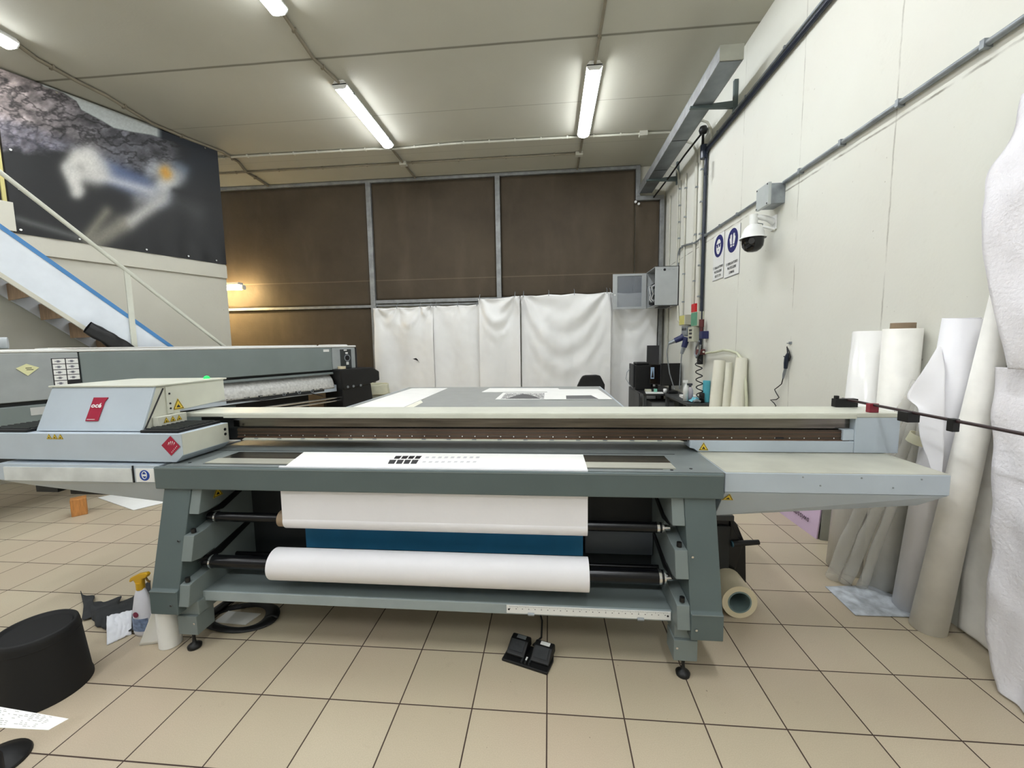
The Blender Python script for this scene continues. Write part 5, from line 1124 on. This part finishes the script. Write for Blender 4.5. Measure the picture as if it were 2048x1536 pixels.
def wcl(u, v):
    P = [at(214, 1290, z=.004), at(263, 1268, z=.004)]; Q = [at(216, 1252, z=.03), at(266, 1234, z=.05)]
    a = P[0].lerp(P[1], u); b_ = Q[0].lerp(Q[1], u); p = a.lerp(b_, v)
    return p+Vector((0, 0, .06*math.sin(PI*v*.5)*(1-.3*u)+.008*noise.noise(Vector((u*7, v*6, 1)))))
solo(MB().grid(wcl, 30, 22), 'white_rag', mat('white_rag', (232, 234, 240), .8, mottle=.05, bump=.4, bscale=30), 'folded white cleaning cloth in front of the spray bottle', 'cloth', solid=.006)
tr_ = Vector((-2.088, 1.93, 0))
r = thing('tissue_roll', 'white tissue roll standing under the left printer leg with its loose end pulled out', 'tissue roll', tr_)
MB().ring(tr_+Vector((0, 0, .002)), tr_+Vector((0, 0, .215)), .052, .018, 36).build('roll', sheetw, r)
def tis(u, v):
    a = tr_+Vector((-.052, 0, 0)); q = a+Vector((-.11*u*(1-.93*v), -.03*u, .002+.205*v)); return q+Vector((0, .02*math.sin(u*3)*v, 0))
MB().grid(tis, 16, 10).build('loose_end', sheetw, r, solid=.0012)
# strap loop under the machine
lp_ = [Vector((-1.86+.20*math.cos(a), 2.16+.115*math.sin(a), .022+.012*math.sin(a*2))) for a in [2*PI*i/40 for i in range(41)]]
mb = MB()
def strap(u, v):
    a = 2*PI*u; c_ = Vector((-1.865, 2.155, 0)); rr = .80+.42*v
    return Vector((c_.x+.20*rr*math.cos(a), c_.y+.11*rr*math.sin(a), .012+.03*(.5-abs(v-.5))+.012*math.sin(2*a)))
mb.grid(strap, 48, 5); mb.tube([(-2.05, 2.16, .02), (-2.02, 2.27, .03), (-1.98, 2.35, .03)], .018, 8)
solo(mb, 'rubber_belt_loop', black, 'black rubber belt loop lying under the printer behind the left foot', 'belt', solid=.006)
sheet('white_offcut', 'white offcut lying inside the black belt loop', [(-1.99, 2.11), (-1.78, 2.10), (-1.76, 2.2), (-1.98, 2.21)], z=.001, th=.004)

# left background floor
wb = [at(143, 1035, z=0), at(176, 1028, z=0)]
d_ = (wb[1]-wb[0]); n_ = Vector((-d_.y, d_.x, 0)).normalized()*.1
solo(MB().prism([wb[0], wb[1], wb[1]+n_*1.2, wb[0]+n_*1.2], (0, 0, .165)), 'wood_block', wood, 'small orange-brown wooden block on the floor under the left wing of the printer', 'block', bev=.004)
solo(MB().prism([at(x, y, z=.003) for x, y in ((196, 996), (267, 1021), (337, 1004), (300, 975))], (0, 0, .006)), 'floor_sheet', sheetw, 'white sheet on the floor behind the wooden block', 'paper')

# small stand with a printed page at the lower left corner
r = thing('side_stand', 'dark stand at the lower left corner, only its base and post in view', 'stand', (-1.93, 1.17, 0))
MB().lathe((-2.185, 1.27, 0), [(.001, .03), (.04, .03), (.095, .014), (.10, .004), (.10, 0)], 32).build('base', black, r)
MB().cyl((-1.875, 1.05, .05), (-1.875, 1.05, .44), .028, n=20).build('post', mat('grey_post', (90, 92, 90), .5), r)
MB().box(-1.98, -1.84, 1.0, 1.07, .44, .449).build('top', mat('grey_post', (90, 92, 90)), r)
MB().tube([(-2.185, 1.27, .03), (-2.0, 1.16, .05), (-1.875, 1.05, .08)], .022, 10).build('base_arm', black, r)
pg = [at(x, y, z=.452) for x, y in ((-70, 1402), (-70, 1452), (97, 1460.5), (137, 1438))]
po = solo(MB().prism(pg, (0, 0, .0012)), 'printed_page', sheetw, 'white page with lines of print sticking out over the floor at the lower left', 'paper')
mb = MB()
a0, a1, a2, a3 = pg
for i in range(9):
    t0 = .08+i*.095
    for k in range(14):
        if random.random() < .3: continue
        s0 = .12+k*.055; s1 = s0+.02+random.random()*.025
        q = lambda s_, t_: a0.lerp(a3, s_).lerp(a1.lerp(a2, s_), t_)+Vector((0, 0, .0016))
        mb.add([q(s0, t0), q(s1, t0), q(s1, t0+.028), q(s0, t0+.028)], [(0, 1, 2, 3)])
mb.build('print_lines', mat('faded_ink', (150, 148, 140)), po)
